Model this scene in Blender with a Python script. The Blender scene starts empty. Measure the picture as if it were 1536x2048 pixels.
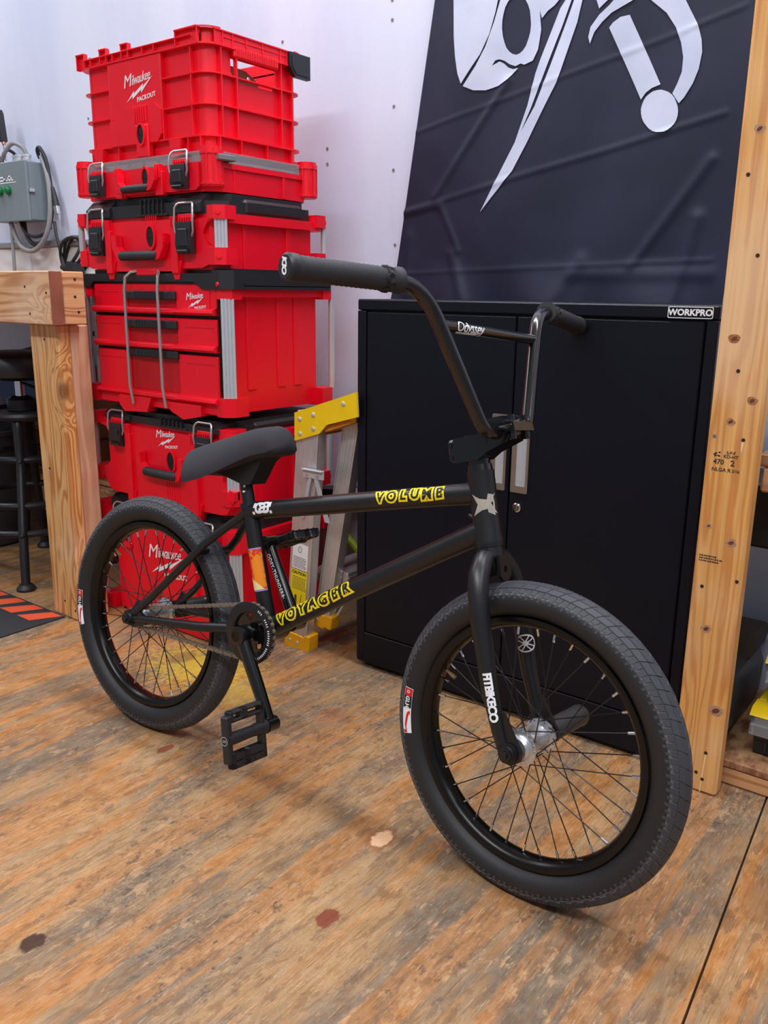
import bpy, bmesh, math, random
from mathutils import Matrix, Vector
from mathutils.geometry import tessellate_polygon
random.seed(7)
sc = bpy.context.scene
C = sc.collection
PI = math.pi
sin, cos = math.sin, math.cos

# ---------------------------------------------------------------- camera
CAMZ, YAW, PITCH, ROLL, FPX = .954, .6481, .253, -.012, 1706.8
_f = Vector((-sin(YAW)*cos(PITCH), cos(YAW)*cos(PITCH), -sin(PITCH)))
_r = Vector((cos(YAW), sin(YAW), 0)); _d = _f.cross(_r)
_r2 = _r*cos(ROLL)+_d*sin(ROLL); _d2 = _d*cos(ROLL)-_r*sin(ROLL)
cam = bpy.data.objects.new('camera', bpy.data.cameras.new('camera')); C.objects.link(cam)
m = Matrix((( _r2.x, -_d2.x, -_f.x, 0), (_r2.y, -_d2.y, -_f.y, 0), (_r2.z, -_d2.z, -_f.z, CAMZ), (0, 0, 0, 1)))
cam.matrix_world = m
cam.data.sensor_fit = 'VERTICAL'; cam.data.sensor_height = 36; cam.data.lens = FPX/2048*36
cam.data.clip_start = .02
sc.camera = cam

# ---------------------------------------------------------------- world and lights
sc.view_settings.view_transform = 'Standard'; sc.view_settings.look = 'None'
sc.view_settings.gamma = 1; sc.view_settings.use_curve_mapping = False
sc.view_settings.exposure = -.05
w = bpy.data.worlds.new('world'); sc.world = w; w.use_nodes = True
w.node_tree.nodes['Background'].inputs[0].default_value = (.80, .86, 1.0, 1)
w.node_tree.nodes['Background'].inputs[1].default_value = .27
def area_light(name, loc, rot, sx, sy, power, col=(.97, .98, 1.0)):
    l = bpy.data.lights.new(name, 'AREA'); l.shape = 'RECTANGLE'; l.size = sx; l.size_y = sy
    l.energy = power; l.color = col
    o = bpy.data.objects.new(name, l); C.objects.link(o); o.location = loc; o.rotation_euler = rot
    return o
area_light('ceiling_lamp', (-1.0, 1.50, 3.0), (0, 0, 0), 2.6, .16, 56)
area_light('ceiling_lamp', (-.7, -.8, 3.0), (0, 0, 0), 2.6, .30, 84)
area_light('ceiling_lamp', (-3.6, .6, 3.0), (0, 0, PI/2), 2.4, .35, 40)
area_light('ceiling_lamp', (1.4, .4, 3.0), (0, 0, PI/2), 2.4, .35, 36)

# ---------------------------------------------------------------- materials
def srgb(r, g, b):
    return tuple((c/255/12.92 if c/255 <= .04045 else ((c/255+.055)/1.055)**2.4) for c in (r, g, b))
class NT:
    def __init__(s, name):
        s.m = bpy.data.materials.new(name); s.m.use_nodes = True
        s.t = s.m.node_tree; s.b = s.t.nodes['Principled BSDF']
    def n(s, typ, **kw):
        nd = s.t.nodes.new(typ)
        for k, v in kw.items():
            if k.startswith('i_'):
                k2 = k[2:]; k2 = int(k2) if k2.isdigit() else k2
                if hasattr(v, 'is_output') or isinstance(v, bpy.types.NodeSocket): s.t.links.new(v, nd.inputs[k2])
                else: nd.inputs[k2].default_value = v
            else: setattr(nd, k, v)
        return nd
    def math(s, op, a, b=0.0, c=0.0, clamp=False):
        nd = s.n('ShaderNodeMath', operation=op, use_clamp=clamp)
        for i, v in enumerate((a, b, c)):
            if isinstance(v, bpy.types.NodeSocket): s.t.links.new(v, nd.inputs[i])
            else: nd.inputs[i].default_value = v
        return nd.outputs[0]
    def mix(s, f, a, b, mode='MIX'):
        nd = s.n('ShaderNodeMix', data_type='RGBA', blend_type=mode)
        for i, v in ((0, f), (6, a), (7, b)):
            if isinstance(v, bpy.types.NodeSocket): s.t.links.new(v, nd.inputs[i])
            else: nd.inputs[i].default_value = v if i == 0 else tuple(v)+(1,)*(4-len(v))
        return nd.outputs[2]
    def pos(s, scale=(1, 1, 1), loc=(0, 0, 0), rot=(0, 0, 0)):
        tc = s.n('ShaderNodeTexCoord')
        mp = s.n('ShaderNodeMapping'); s.t.links.new(tc.outputs['Object'], mp.inputs[0])
        mp.inputs['Location'].default_value = loc; mp.inputs['Rotation'].default_value = rot; mp.inputs['Scale'].default_value = scale
        return mp.outputs[0]
    def noise(s, vec, scale=1, detail=4, rough=.55, dist=0):
        nd = s.n('ShaderNodeTexNoise'); s.t.links.new(vec, nd.inputs['Vector'])
        nd.inputs['Scale'].default_value = scale; nd.inputs['Detail'].default_value = detail
        nd.inputs['Roughness'].default_value = rough; nd.inputs['Distortion'].default_value = dist
        return nd.outputs[0]
    def ramp(s, f, lo, hi):
        nd = s.n('ShaderNodeMapRange', interpolation_type='SMOOTHSTEP'); s.t.links.new(f, nd.inputs[0])
        nd.inputs[1].default_value = lo; nd.inputs[2].default_value = hi
        return nd.outputs[0]
    def bump(s, h, strength=.3, dist=.002):
        nd = s.n('ShaderNodeBump'); nd.inputs['Strength'].default_value = strength; nd.inputs['Distance'].default_value = dist
        s.t.links.new(h, nd.inputs['Height']); s.t.links.new(nd.outputs[0], s.b.inputs['Normal'])
    def set(s, **kw):
        for k, v in kw.items():
            k = k.replace('_', ' ')
            if isinstance(v, bpy.types.NodeSocket): s.t.links.new(v, s.b.inputs[k])
            else: s.b.inputs[k].default_value = (tuple(v)+(1,)) if isinstance(v, tuple) and len(v) == 3 else v
        return s
def plain(name, col, rough=.5, metal=0, grain=0, gscale=300, spec=.5, var=.0, coat=0):
    t = NT(name); c = srgb(*col)
    t.set(Roughness=rough, Metallic=metal)
    t.b.inputs['Specular IOR Level'].default_value = spec
    if coat: t.b.inputs['Coat Weight'].default_value = coat; t.b.inputs['Coat Roughness'].default_value = .12
    n = t.noise(t.pos(), 9, 5, .6)
    f = t.ramp(n, .3, .75)
    t.set(Base_Color=t.mix(f, tuple(x*(1-var) for x in c), tuple(min(1, x*(1+var)) for x in c)))
    if grain: t.bump(t.noise(t.pos(), gscale, 2), grain, .001)
    return t.m
def make_wood(name, light, dark, axis, seed, knots=True, ring=34, cool=0):
    """lumber: stretched growth rings along an axis, fine pores, a few knots"""
    t = NT(name)
    sq = [1, 1, 1]; sq[axis] = .04
    warp = t.n('ShaderNodeTexNoise'); t.t.links.new(t.pos((2, 2, 2), (seed, 0, 0)), warp.inputs[0]); warp.inputs['Scale'].default_value = 1.2
    base = t.pos(tuple(sq), (seed*1.7, seed*.9, seed*.3))
    vv = t.n('ShaderNodeVectorMath', operation='MULTIPLY_ADD'); t.t.links.new(warp.outputs[1], vv.inputs[0]); vv.inputs[1].default_value = (.035, .035, .035); t.t.links.new(base, vv.inputs[2])
    v = vv.outputs[0]
    kmask = None
    if knots:
        ks = [5, 5, 5]; ks[axis] = 3.2
        vo = t.n('ShaderNodeTexVoronoi'); t.t.links.new(t.pos(tuple(ks), (seed*3.1, seed, .37*seed)), vo.inputs[0]); vo.inputs['Scale'].default_value = 1
        kd = vo.outputs['Distance']
        kmask = t.ramp(kd, .13, .045)
        halo = t.ramp(kd, .45, .05)
        off = t.n('ShaderNodeVectorMath', operation='SCALE'); cmb = t.n('ShaderNodeCombineXYZ')
        for i in range(3): t.t.links.new(halo, cmb.inputs[i])
        t.t.links.new(cmb.outputs[0], off.inputs[0]); off.inputs['Scale'].default_value = .055
        ad = t.n('ShaderNodeVectorMath', operation='ADD'); t.t.links.new(v, ad.inputs[0]); t.t.links.new(off.outputs[0], ad.inputs[1]); v = ad.outputs[0]
    rn = t.noise(v, ring*.35, 2, .5)
    rings = t.math('PINGPONG', t.math('MULTIPLY', rn, 13.0), .5)
    rings = t.ramp(rings, .05, .34)
    fs = [220, 220, 220]; fs[axis] = 6
    fine = t.noise(t.pos(tuple(fs)), 1, 3, .6)
    big = t.noise(t.pos((3, 3, 3), (seed, 2, 1)), 1.3, 3)
    col = t.mix(rings, srgb(*dark), srgb(*light))
    col = t.mix(t.ramp(fine, .35, .75), t.mix(.75, (.25, .12, .05), col), col)
    col = t.mix(t.math('MULTIPLY', t.ramp(big, .4, .7), .35), col, t.mix(.7, srgb(*light), (1, .9, .75)))
    if kmask is not None: col = t.mix(t.math('MULTIPLY', kmask, .8), col, srgb(105, 58, 32))
    t.set(Base_Color=col, Roughness=.55)
    t.bump(t.math('ADD', fine, rings), .25, .0006)
    return t.m

RED = plain('red_plastic', (240, 6, 38), .38, grain=.05, gscale=900, var=.03)
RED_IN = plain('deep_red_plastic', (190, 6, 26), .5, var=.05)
BLK = plain('black_plastic', (34, 35, 40), .45, grain=.1, gscale=700, var=.12)
BLKR = plain('black_rubber_grip', (40, 41, 46), .6, grain=.15, gscale=500, var=.1)
ALU = plain('brushed_aluminium', (204, 208, 216), .36, .4, grain=.05, gscale=260, var=.06)
ALUW = plain('worn_aluminium', (214, 210, 210), .42, .7, grain=.08, gscale=150, var=.15)
WIRE = plain('steel_wire', (196, 198, 200), .3, .8)
WHITE = plain('white_print', (240, 242, 246), .5)
BLACK = plain('black_print', (18, 18, 20), .6)
YEL = plain('yellow_print', (246, 222, 20), .45)
YELP = plain('yellow_plastic', (250, 208, 8), .42, var=.05)
YELO = plain('amber_plastic', (244, 176, 14), .45, var=.06)
MATTE = plain('matte_black_paint', (25, 26, 29), .36, grain=.06, gscale=500, var=.1)
GLOSS = plain('gloss_black_paint', (14, 14, 16), .2, grain=.02, gscale=60, var=.15, coat=.4)
CHROME = plain('chrome', (225, 226, 230), .1, 1)
RUBE = plain('dusty_tread_edge', (98, 98, 101), .85, var=.25)
RUB = plain('tyre_rubber', (60, 62, 70), .62, grain=.12, gscale=500, var=.1)
RUBD = plain('tyre_sidewall', (34, 34, 37), .55, grain=.06, gscale=400, var=.1)
RIM = plain('black_anodised_rim', (16, 14, 14), .28, .3)
HUBM = plain('polished_hub', (214, 216, 220), .3, .8)
CHAIN = plain('steel_chain', (150, 142, 128), .42, .7, var=.15)
CABM = plain('black_powder_coat', (14, 17, 29), .42, grain=.05, gscale=900, var=.05, spec=.25)
GREY = plain('grey_enamel', (122, 136, 144), .4, var=.03)
CABLE_G = plain('grey_cable', (140, 142, 146), .5, var=.05)
CABLE_B = plain('black_cable', (32, 33, 36), .5)
def make_clear():
    t = NT('clear_plastic'); t.set(Base_Color=(.82, .84, .88), Roughness=.12)
    t.b.inputs['Transmission Weight'].default_value = .75; t.b.inputs['IOR'].default_value = 1.3
    return t.m
CLEAR = make_clear()

# ---------------------------------------------------------------- mesh builder
class MB:
    def __init__(s, off=(0, 0, 0)):
        s.v = []; s.f = []; s.mi = []; s.off = Vector(off); s.cur = 0
    def add(s, vs, fs, M=None):
        b = len(s.v)
        s.v += [tuple(M @ Vector(p)) if M is not None else tuple(p) for p in vs]
        s.f += [tuple(i+b for i in f) for f in fs]; s.mi += [s.cur]*len(fs)
        return s
    def box(s, x0, x1, y0, y1, z0, z1, b=.002, M=None):
        b = min(b, abs(x1-x0)*.45, abs(y1-y0)*.45, abs(z1-z0)*.45)
        vs = []; idx = {}
        for sx in (0, 1):
            for sy in (0, 1):
                for sz in (0, 1):
                    X, Y, Z = (x0, x1)[sx], (y0, y1)[sy], (z0, z1)[sz]
                    dx, dy, dz = b*(1-2*sx), b*(1-2*sy), b*(1-2*sz)
                    idx[sx, sy, sz, 0] = len(vs); vs.append((X, Y+dy, Z+dz))
                    idx[sx, sy, sz, 1] = len(vs); vs.append((X+dx, Y, Z+dz))
                    idx[sx, sy, sz, 2] = len(vs); vs.append((X+dx, Y+dy, Z))
        fs = []
        q = ((0, 0), (1, 0), (1, 1), (0, 1))
        for a in range(3):
            for sd in (0, 1):
                f = []
                for u, w_ in q:
                    k = [0, 0, 0]; k[a] = sd; k[(a+1) % 3] = u; k[(a+2) % 3] = w_
                    f.append(idx[k[0], k[1], k[2], a])
                fs.append(f if sd else f[::-1])
        for a in range(3):
            b1, b2 = (a+1) % 3, (a+2) % 3
            for u in (0, 1):
                for w_ in (0, 1):
                    k0 = [0, 0, 0]; k0[b1] = u; k0[b2] = w_; k1 = list(k0); k1[a] = 1
                    f = [idx[(*k0, b1)], idx[(*k1, b1)], idx[(*k1, b2)], idx[(*k0, b2)]]
                    fs.append(f)
        for sx in (0, 1):
            for sy in (0, 1):
                for sz in (0, 1): fs.append([idx[sx, sy, sz, i] for i in range(3)])
        return s.add(vs, fs, M)
    def prism(s, poly, axis, d0, d1, M=None):
        """poly: 2D points in the two other axes (in x,y,z order), extruded along axis"""
        def P(p, d):
            l = list(p); l.insert(axis, d); return l
        n = len(poly)
        vs = [P(p, d0) for p in poly]+[P(p, d1) for p in poly]
        fs = [list(range(n)), list(range(2*n-1, n-1, -1))]+[[i, (i+1) % n, n+(i+1) % n, n+i] for i in range(n)]
        return s.add(vs, fs, M)
    def tube(s, path, r, n=10, closed=False, caps=True, M=None):
        path = [Vector(p) for p in path]; k = len(path)
        rs = r if isinstance(r, (list, tuple)) else [r]*k
        vs = []; prev = None
        for i in range(k):
            if closed: t = path[(i+1) % k]-path[i-1]
            else: t = path[min(i+1, k-1)]-path[max(i-1, 0)]
            t.normalize()
            if prev is None:
                a = Vector((0, 0, 1)) if abs(t.z) < .9 else Vector((1, 0, 0))
                u = t.cross(a).normalized()
            else:
                u = (prev-t*prev.dot(t)).normalized()
            prev = u; w_ = t.cross(u)
            for j in range(n):
                a = 2*PI*j/n; vs.append(path[i]+(u*cos(a)+w_*sin(a))*rs[i])
        fs = []
        for i in range(k if closed else k-1):
            for j in range(n):
                i2 = (i+1) % k
                fs.append([i*n+j, i*n+(j+1) % n, i2*n+(j+1) % n, i2*n+j])
        if caps and not closed: fs += [list(range(n))[::-1], [(k-1)*n+j for j in range(n)]]
        return s.add(vs, fs, M)
    def cyl(s, p0, p1, r, n=16, r1=None, M=None):
        return s.tube([p0, p1], [r, r if r1 is None else r1], n, M=M)
    def lathe(s, prof, axis=2, n=32, c=(0, 0, 0), M=None, closed=False):
        """prof: (radius, height) pairs spun about axis through c"""
        vs = []; k = len(prof)
        for (r, h) in prof:
            for j in range(n):
                a = 2*PI*j/n; p = [0, 0, 0]; p[axis] = h; p[(axis+1) % 3] = r*cos(a); p[(axis+2) % 3] = r*sin(a)
                vs.append([p[i]+c[i] for i in range(3)])
        fs = [[i*n+j, i*n+(j+1) % n, ((i+1) % k)*n+(j+1) % n, ((i+1) % k)*n+j] for i in range(k if closed else k-1) for j in range(n)]
        if not closed: fs += [list(range(n)), [(k-1)*n+j for j in range(n)]]
        return s.add(vs, fs, M)
    def ball(s, c, r, sc_=(1, 1, 1), n=14, k=8):
        prof = [(max(1e-5, r*sin(PI*i/k)), -r*cos(PI*i/k)) for i in range(k+1)]
        return s.lathe(prof, 2, n, (0, 0, 0), Matrix.Translation(c) @ Matrix.Diagonal((*sc_, 1)))
    def grid(s, fn, nu, nv, M=None):
        vs = [fn(i/nu, j/nv) for i in range(nu+1) for j in range(nv+1)]
        fs = [[i*(nv+1)+j, (i+1)*(nv+1)+j, (i+1)*(nv+1)+j+1, i*(nv+1)+j+1] for i in range(nu) for j in range(nv)]
        return s.add(vs, fs, M)
    def build(s, name, mats, parent=None, ang=35, label=None, recalc=True):
        me = bpy.data.meshes.new(name)
        me.from_pydata([(p[0]-s.off.x, p[1]-s.off.y, p[2]-s.off.z) for p in s.v], [], s.f)
        if not isinstance(mats, (list, tuple)): mats = [mats]
        for m_ in mats: me.materials.append(m_)
        if len(mats) > 1: me.polygons.foreach_set('material_index', s.mi)
        if recalc:
            bm = bmesh.new(); bm.from_mesh(me); bmesh.ops.recalc_face_normals(bm, faces=bm.faces); bm.to_mesh(me); bm.free()
        me.polygons.foreach_set('use_smooth', [ang > 0]*len(me.polygons))
        if ang > 0: me.set_sharp_from_angle(angle=math.radians(ang))
        me.update()
        o = bpy.data.objects.new(name, me); C.objects.link(o)
        if parent is not None: o.parent = parent
        else: o.location = s.off
        if label: o['label'] = label
        return o
def tag(o, label=None, cat=None, group=None, kind=None):
    if label: o['label'] = label
    if cat: o['category'] = cat
    if group: o['group'] = group
    if kind: o['kind'] = kind
    return o
def empty(name, loc, label, cat, group=None):
    o = bpy.data.objects.new(name, None); C.objects.link(o); o.location = loc; o.empty_display_size = .05
    return tag(o, label, cat, group)

def curve_mesh(cu):
    o = bpy.data.objects.new('tmp', cu); C.objects.link(o)
    bpy.context.view_layer.update()
    me = bpy.data.meshes.new_from_object(o.evaluated_get(bpy.context.evaluated_depsgraph_get()))
    vs = [v.co.copy() for v in me.vertices]; fs = [list(p.vertices) for p in me.polygons]
    bpy.data.objects.remove(o); bpy.data.meshes.remove(me); bpy.data.curves.remove(cu)
    return vs, fs
def shape2d(polys, ext=0.0):
    """filled 2D outline with holes, thickness 2*ext about z = 0"""
    cu = bpy.data.curves.new('s', 'CURVE'); cu.dimensions = '2D'; cu.fill_mode = 'BOTH'; cu.extrude = ext
    for p in polys:
        sp = cu.splines.new('POLY'); sp.points.add(len(p)-1); sp.use_cyclic_u = True
        for i, q in enumerate(p): sp.points[i].co = (q[0], q[1], 0, 1)
    return curve_mesh(cu)
def text2d(s, size, ext=0.0, shear=0, bold=0, align='CENTER', space=1, res=3):
    cu = bpy.data.curves.new('t', 'FONT'); cu.body = s; cu.size = size; cu.extrude = ext; cu.shear = shear; cu.offset = bold
    cu.align_x = align; cu.align_y = 'CENTER'; cu.space_character = space; cu.resolution_u = res
    return curve_mesh(cu)
def ellipse(cx, cy, a, b, n=20, t0=0, t1=2*PI):
    return [(cx+a*cos(t0+(t1-t0)*i/n), cy+b*sin(t0+(t1-t0)*i/n)) for i in range(n)]
def rrect(x0, x1, y0, y1, r, n=4):
    p = []
    for cx, cy, a in ((x1-r, y1-r, 0), (x0+r, y1-r, PI/2), (x0+r, y0+r, PI), (x1-r, y0+r, 1.5*PI)):
        p += [(cx+r*cos(a+PI/2*i/n), cy+r*sin(a+PI/2*i/n)) for i in range(n+1)]
    return p
def cut(vs, fs, axis, step):
    """slice a flat mesh into strips so it can follow a curved surface"""
    bm = bmesh.new(); bv = [bm.verts.new(v) for v in vs]
    for f in fs:
        try: bm.faces.new([bv[i] for i in f])
        except ValueError: pass
    lo = min(v[axis] for v in vs); hi = max(v[axis] for v in vs)
    x = math.ceil(lo/step)*step; no = [0, 0, 0]; no[axis] = 1
    while x < hi:
        co = [0, 0, 0]; co[axis] = x
        bmesh.ops.bisect_plane(bm, geom=bm.verts[:]+bm.edges[:]+bm.faces[:], plane_co=co, plane_no=no, dist=1e-7)
        x += step
    bm.verts.index_update()
    r = [v.co.copy() for v in bm.verts], [[v.index for v in f.verts] for f in bm.faces]
    bm.free(); return r
FRONT = lambda x, y, z: Matrix.Translation((x, y, z)) @ Matrix.Rotation(PI/2, 4, 'X')      # 2D drawing on a face that looks towards -y
RIGHT = lambda x, y, z: Matrix.Translation((x, y, z)) @ Matrix.Rotation(PI/2, 4, 'Z') @ Matrix.Rotation(PI/2, 4, 'X')  # on a face that looks towards +x
# ================================================================ SETTING
WALLY = 2.02
def floor_mat():
    t = NT('worn_plywood')
    wv = t.n('ShaderNodeTexNoise'); t.t.links.new(t.pos((1.1, .8, 1)), wv.inputs[0]); wv.inputs['Scale'].default_value = 1.7; wv.inputs['Detail'].default_value = 2
    def warped(scale, amt, loc=(0, 0, 0)):
        a = t.n('ShaderNodeVectorMath', operation='MULTIPLY_ADD'); t.t.links.new(wv.outputs[1], a.inputs[0]); a.inputs[1].default_value = (amt, amt*.3, 0)
        t.t.links.new(t.pos(scale, loc, (0, 0, -.15)), a.inputs[2]); return a.outputs[0]
    RT = (0, 0, -.15)
    band1 = t.noise(warped((7, .5, 1), 1.3), 1, 4, .55)
    band2 = t.noise(warped((15, .8, 1), 2.0, (3, 1, 0)), 1, 4, .6)
    band3 = t.noise(warped((34, 1.6, 1), 3.0, (9, 4, 0)), 1, 3, .6)
    worn = t.noise(warped((6.5, 2.0, 1), 1.0, (7, 3, 0)), 1, 6, .62)
    mott = t.noise(warped((44, 24, 1), .8, (2, 2, 0)), 1, 7, .68)
    flake = t.noise(warped((60, 34, 1), .6), 1, 5, .62)
    worm = t.noise(warped((70, 44, 1), .5, (4, 9, 0)), 1, 3, .55, 1.2)
    fine = t.noise(t.pos((560, 15, 1), (0, 0, 0), RT), 1, 3, .6)
    fine2 = t.noise(t.pos((380, 22, 1), (5, 0, 0), RT), 1, 4, .7)
    fine3 = t.noise(t.pos((130, 6, 1), (1, 7, 0), RT), 1, 4, .65)
    patch = t.noise(t.pos((2.2, 1.6, 1), (5, 5, 0)), 1, 2)
    wm = t.ramp(t.math('ADD', worn, t.math('MULTIPLY', t.math('SUBTRACT', mott, .5), .40)), .40, .57)
    col = t.mix(wm, srgb(190, 146, 94), srgb(116, 102, 86))
    col = t.mix(t.math('MULTIPLY', t.ramp(band1, .53, .62), .60), col, srgb(208, 164, 108))
    om = t.math('MULTIPLY', t.ramp(band2, .49, .555), t.math('SUBTRACT', .95, t.math('MULTIPLY', wm, .35)))
    col = t.mix(om, col, srgb(208, 134, 54))
    col = t.mix(t.math('MULTIPLY', t.ramp(band3, .58, .68), .45), col, srgb(200, 118, 40))
    col = t.mix(t.ramp(mott, .30, .72), t.mix(.30, col, (.10, .075, .06)), t.mix(.22, col, (.80, .58, .38)))
    gm = t.math('MULTIPLY', wm, .7)
    dk = t.math('MULTIPLY', t.math('MULTIPLY', t.ramp(flake, .56, .63), t.ramp(t.math('ADD', t.math('MULTIPLY', worn, .6), t.math('MULTIPLY', patch, .4)), .47, .56)), .72)
    col = t.mix(dk, col, srgb(84, 76, 72))
    wr = t.math('ABSOLUTE', t.math('SUBTRACT', worm, .5))
    lt_ = t.math('MULTIPLY', t.math('MULTIPLY', t.ramp(wr, .036, .014), t.ramp(patch, .44, .56)), .30)
    col = t.mix(lt_, col, srgb(214, 174, 128))
    fl2 = t.noise(warped((54, 24, 1), .7, (14, 19, 0)), 1, 6, .66)
    col = t.mix(t.math('MULTIPLY', t.ramp(fl2, .56, .61), t.math('MULTIPLY', t.ramp(worn, .44, .56), .65)), col, srgb(206, 166, 122))
    fl3 = t.noise(warped((30, 9, 1), .7, (21, 3, 0)), 1, 6, .66)
    col = t.mix(t.math('MULTIPLY', t.ramp(fl3, .57, .62), .45), col, srgb(112, 92, 76))
    col = t.mix(t.math('MULTIPLY', t.ramp(fine3, .50, .70), .40), col, srgb(132, 84, 46))
    col = t.mix(t.math('MULTIPLY', t.ramp(fine, .52, .72), .60), col, srgb(104, 68, 42))
    col = t.mix(t.math('MULTIPLY', t.ramp(fine2, .57, .68), .75), col, srgb(222, 184, 136))
    fl4 = t.noise(warped((38, 15, 1), .8, (31, 13, 0)), 1, 7, .7)
    col = t.mix(t.math('MULTIPLY', t.ramp(fl4, .545, .60), .5), col, srgb(126, 94, 66))
    col = t.mix(1.0, col, (.84, .83, .84), 'MULTIPLY')
    # stains and knots that belong to the boards
    sep = t.n('ShaderNodeSeparateXYZ'); t.t.links.new(t.pos(), sep.inputs[0])
    wob = t.math('MULTIPLY', t.math('SUBTRACT', t.noise(t.pos((90, 60, 1)), 1, 4, .6), .5), 4.0)
    def spot(c, x, y, rx, ry, k, edge=.35, cc=None):
        dx = t.math('DIVIDE', t.math('SUBTRACT', sep.outputs[0], x), rx); dy = t.math('DIVIDE', t.math('SUBTRACT', sep.outputs[1], y), ry)
        d = t.math('ADD', t.math('SQRT', t.math('ADD', t.math('MULTIPLY', dx, dx), t.math('MULTIPLY', dy, dy))), t.math('MULTIPLY', wob, edge*1.6))
        return t.mix(t.math('MULTIPLY', t.ramp(d, 1+edge, 1-edge), k), c, cc)
    col = spot(col, -1.62, 1.36, .13, .10, .62, .6, srgb(224, 190, 40))
    col = spot(col, -1.45, 1.30, .10, .06, .4, .6, srgb(214, 180, 60))
    for x, y, a, b, k, cc in ((-.807, 1.07, .023, .034, .8, (150, 96, 60)), (-.807, 1.07, .016, .027, 1, (232, 186, 146)), (-.752, .859, .016, .022, .85, (120, 42, 22)),
                             (-1.066, .546, .016, .02, .9, (58, 30, 26)), (-1.173, 1.361, .03, .045, .35, (160, 92, 60)), (-1.70, 1.36, .03, .04, .6, (110, 80, 56)),
                             (-1.36, 1.03, .011, .02, .8, (140, 60, 36)), (-1.95, 1.28, .014, .02, .6, (110, 50, 30)), (-.42, 1.62, .03, .03, .3, (150, 90, 40)), (-.22, 1.33, .03, .07, .4, (140, 84, 40))):
        col = spot(col, x, y, a, b, k, .18, srgb(*cc))
    t.set(Base_Color=col, Roughness=t.math('ADD', .5, t.math('MULTIPLY', gm, .2)))
    t.b.inputs['Specular IOR Level'].default_value = .35
    t.bump(t.math('ADD', t.math('ADD', fine, t.math('MULTIPLY', fine2, .8)), t.math('MULTIPLY', mott, 1.4)), .4, .0012)
    return t.m
FLOORM = floor_mat()
fl = MB().box(-5, 1.5, -1.6, 2.6, -.06, -.012, .001).build('floor', plain('subfloor', (70, 52, 38), .8)); tag(fl, kind='structure')
seam = lambda y: -.242+(y-1.002)*(-.049/.63)
g = .0018
MB().prism([(-5, -1.6), (seam(-1.6)-g, -1.6), (seam(2.6)-g, 2.6), (-5, 2.6)], 2, -.014, 0).build('plywood_sheet', FLOORM, fl, label='plywood floor sheet under the bicycle')
MB().prism([(1.5, -1.6), (seam(-1.6)+g, -1.6), (seam(2.6)+g, 2.6), (1.5, 2.6)], 2, -.014, -.0006).build('plywood_sheet', FLOORM, fl, label='plywood floor sheet right of the seam')

t = NT('white_painted_board')
wn = t.noise(t.pos((3, 3, .4)), 1, 4); wf = t.noise(t.pos((50, 50, 14)), 1, 4)
t.set(Base_Color=t.mix(t.ramp(wn, .35, .7), srgb(204, 211, 236), srgb(216, 222, 243)), Roughness=.5)
t.bump(t.math('ADD', t.math('MULTIPLY', wn, 2), wf), .4, .003)
WALLM = t.m
wall = MB().box(-5, 1.5, WALLY, WALLY+.08, -.06, 3.2, .001).build('wall_back', WALLM); tag(wall, kind='structure')
nm = plain('nail_dent', (120, 120, 124), .6)
nb = MB().cyl((0, 0, 0), (0, -.0012, 0), .0045, 8).build('nail', nm, wall); nails = [nb]
for x, z in ((-1.924, 1.66), (-1.752, 1.354), (-1.752, 1.312), (-1.522, 1.702), (-1.521, 1.654), (-1.511, 1.279), (-1.502, 1.081), (-1.512, 1.441), (-2.6, 1.62), (-2.9, 1.55)):
    o = nb if nb is nails[0] and nb.location.length == 0 else nb.copy()
    if o is not nb: C.objects.link(o)
    o.location = (x, WALLY, z)
cl = MB().box(-5, 1.5, -1.6, 2.1, 3.15, 3.2, .001).build('ceiling', plain('white_ceiling', (225, 226, 228), .7)); tag(cl, kind='structure')

# ---------------------------------------------------------------- cabinet
L = (-.893, 1.82, 0)
cab = empty('metal_cabinet', L, 'wide black metal cabinet with two doors standing between ladder and wooden post', 'cabinet')
cx0, cx1, cy0, cy1 = -1.312, -.474, 1.619, 1.962
b = MB(L)
b.box(cx0, cx1, cy0+.012, cy1, .012, .93, .003)
b.box(cx0, cx1, cy0, cy1, .9105, .936, .003)
b.box(cx0, -1.2865, cy0, cy0+.02, .02, .9095, .002); b.box(-.4955, cx1, cy0, cy0+.02, .02, .9095, .002)
b.box(cx0, cx1, cy0+.001, cy0+.02, .013, .096, .002)
b.build('carcass', CABM, cab)
for x in (cx0+.05, cx1-.05):
    for y in (cy0+.03, cy1-.04): MB(L).cyl((x, y, 0), (x, y, .014), .016, 12).build('foot_pad', BLK, cab)
def cab_door(x0, x1, hx0, hx1):
    b = MB(L).box(x0, x1, cy0, cy0+.011, .099, .907, .0025)
    d = b.build('door', CABM, cab)
    v, f = shape2d([rrect(hx0, hx1, .533, .70, .003), rrect(hx0+.011, hx1-.006, .548, .686, .003)], .0018)
    h = MB(L).add(v, f, FRONT(0, cy0-.0012, 0))
    h.build('handle_plate', plain('brushed_nickel', (178, 168, 160), .35, .9, var=.08), d)
    MB(L).grid(lambda u, w_: (hx0+.011+(hx1-hx0-.017)*u, cy0-.0012+.0008*sin(PI*u), .548+.138*w_), 8, 1).build('finger_recess', ALU, d)
    return d
cab_door(-1.2835, -.8865, -.931, -.893)
d2 = cab_door(-.8835, -.4985, -.879, -.838)
b = MB(L).lathe([(.0105, cy0), (.0105, cy0-.004), (.008, cy0-.006)], 1, 20, (-.861, 0, .5)); b.box(-.8625, -.8595, cy0-.0066, cy0-.005, .495, .505, .0004)
b.build('lock', CHROME, d2)
b = MB(L); v, f = text2d('WORKPRO', .0158, .0004, bold=.0006, space=1.02); b.add(v, f, FRONT(-.5265, cy0-.0008, .9225))
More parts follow.
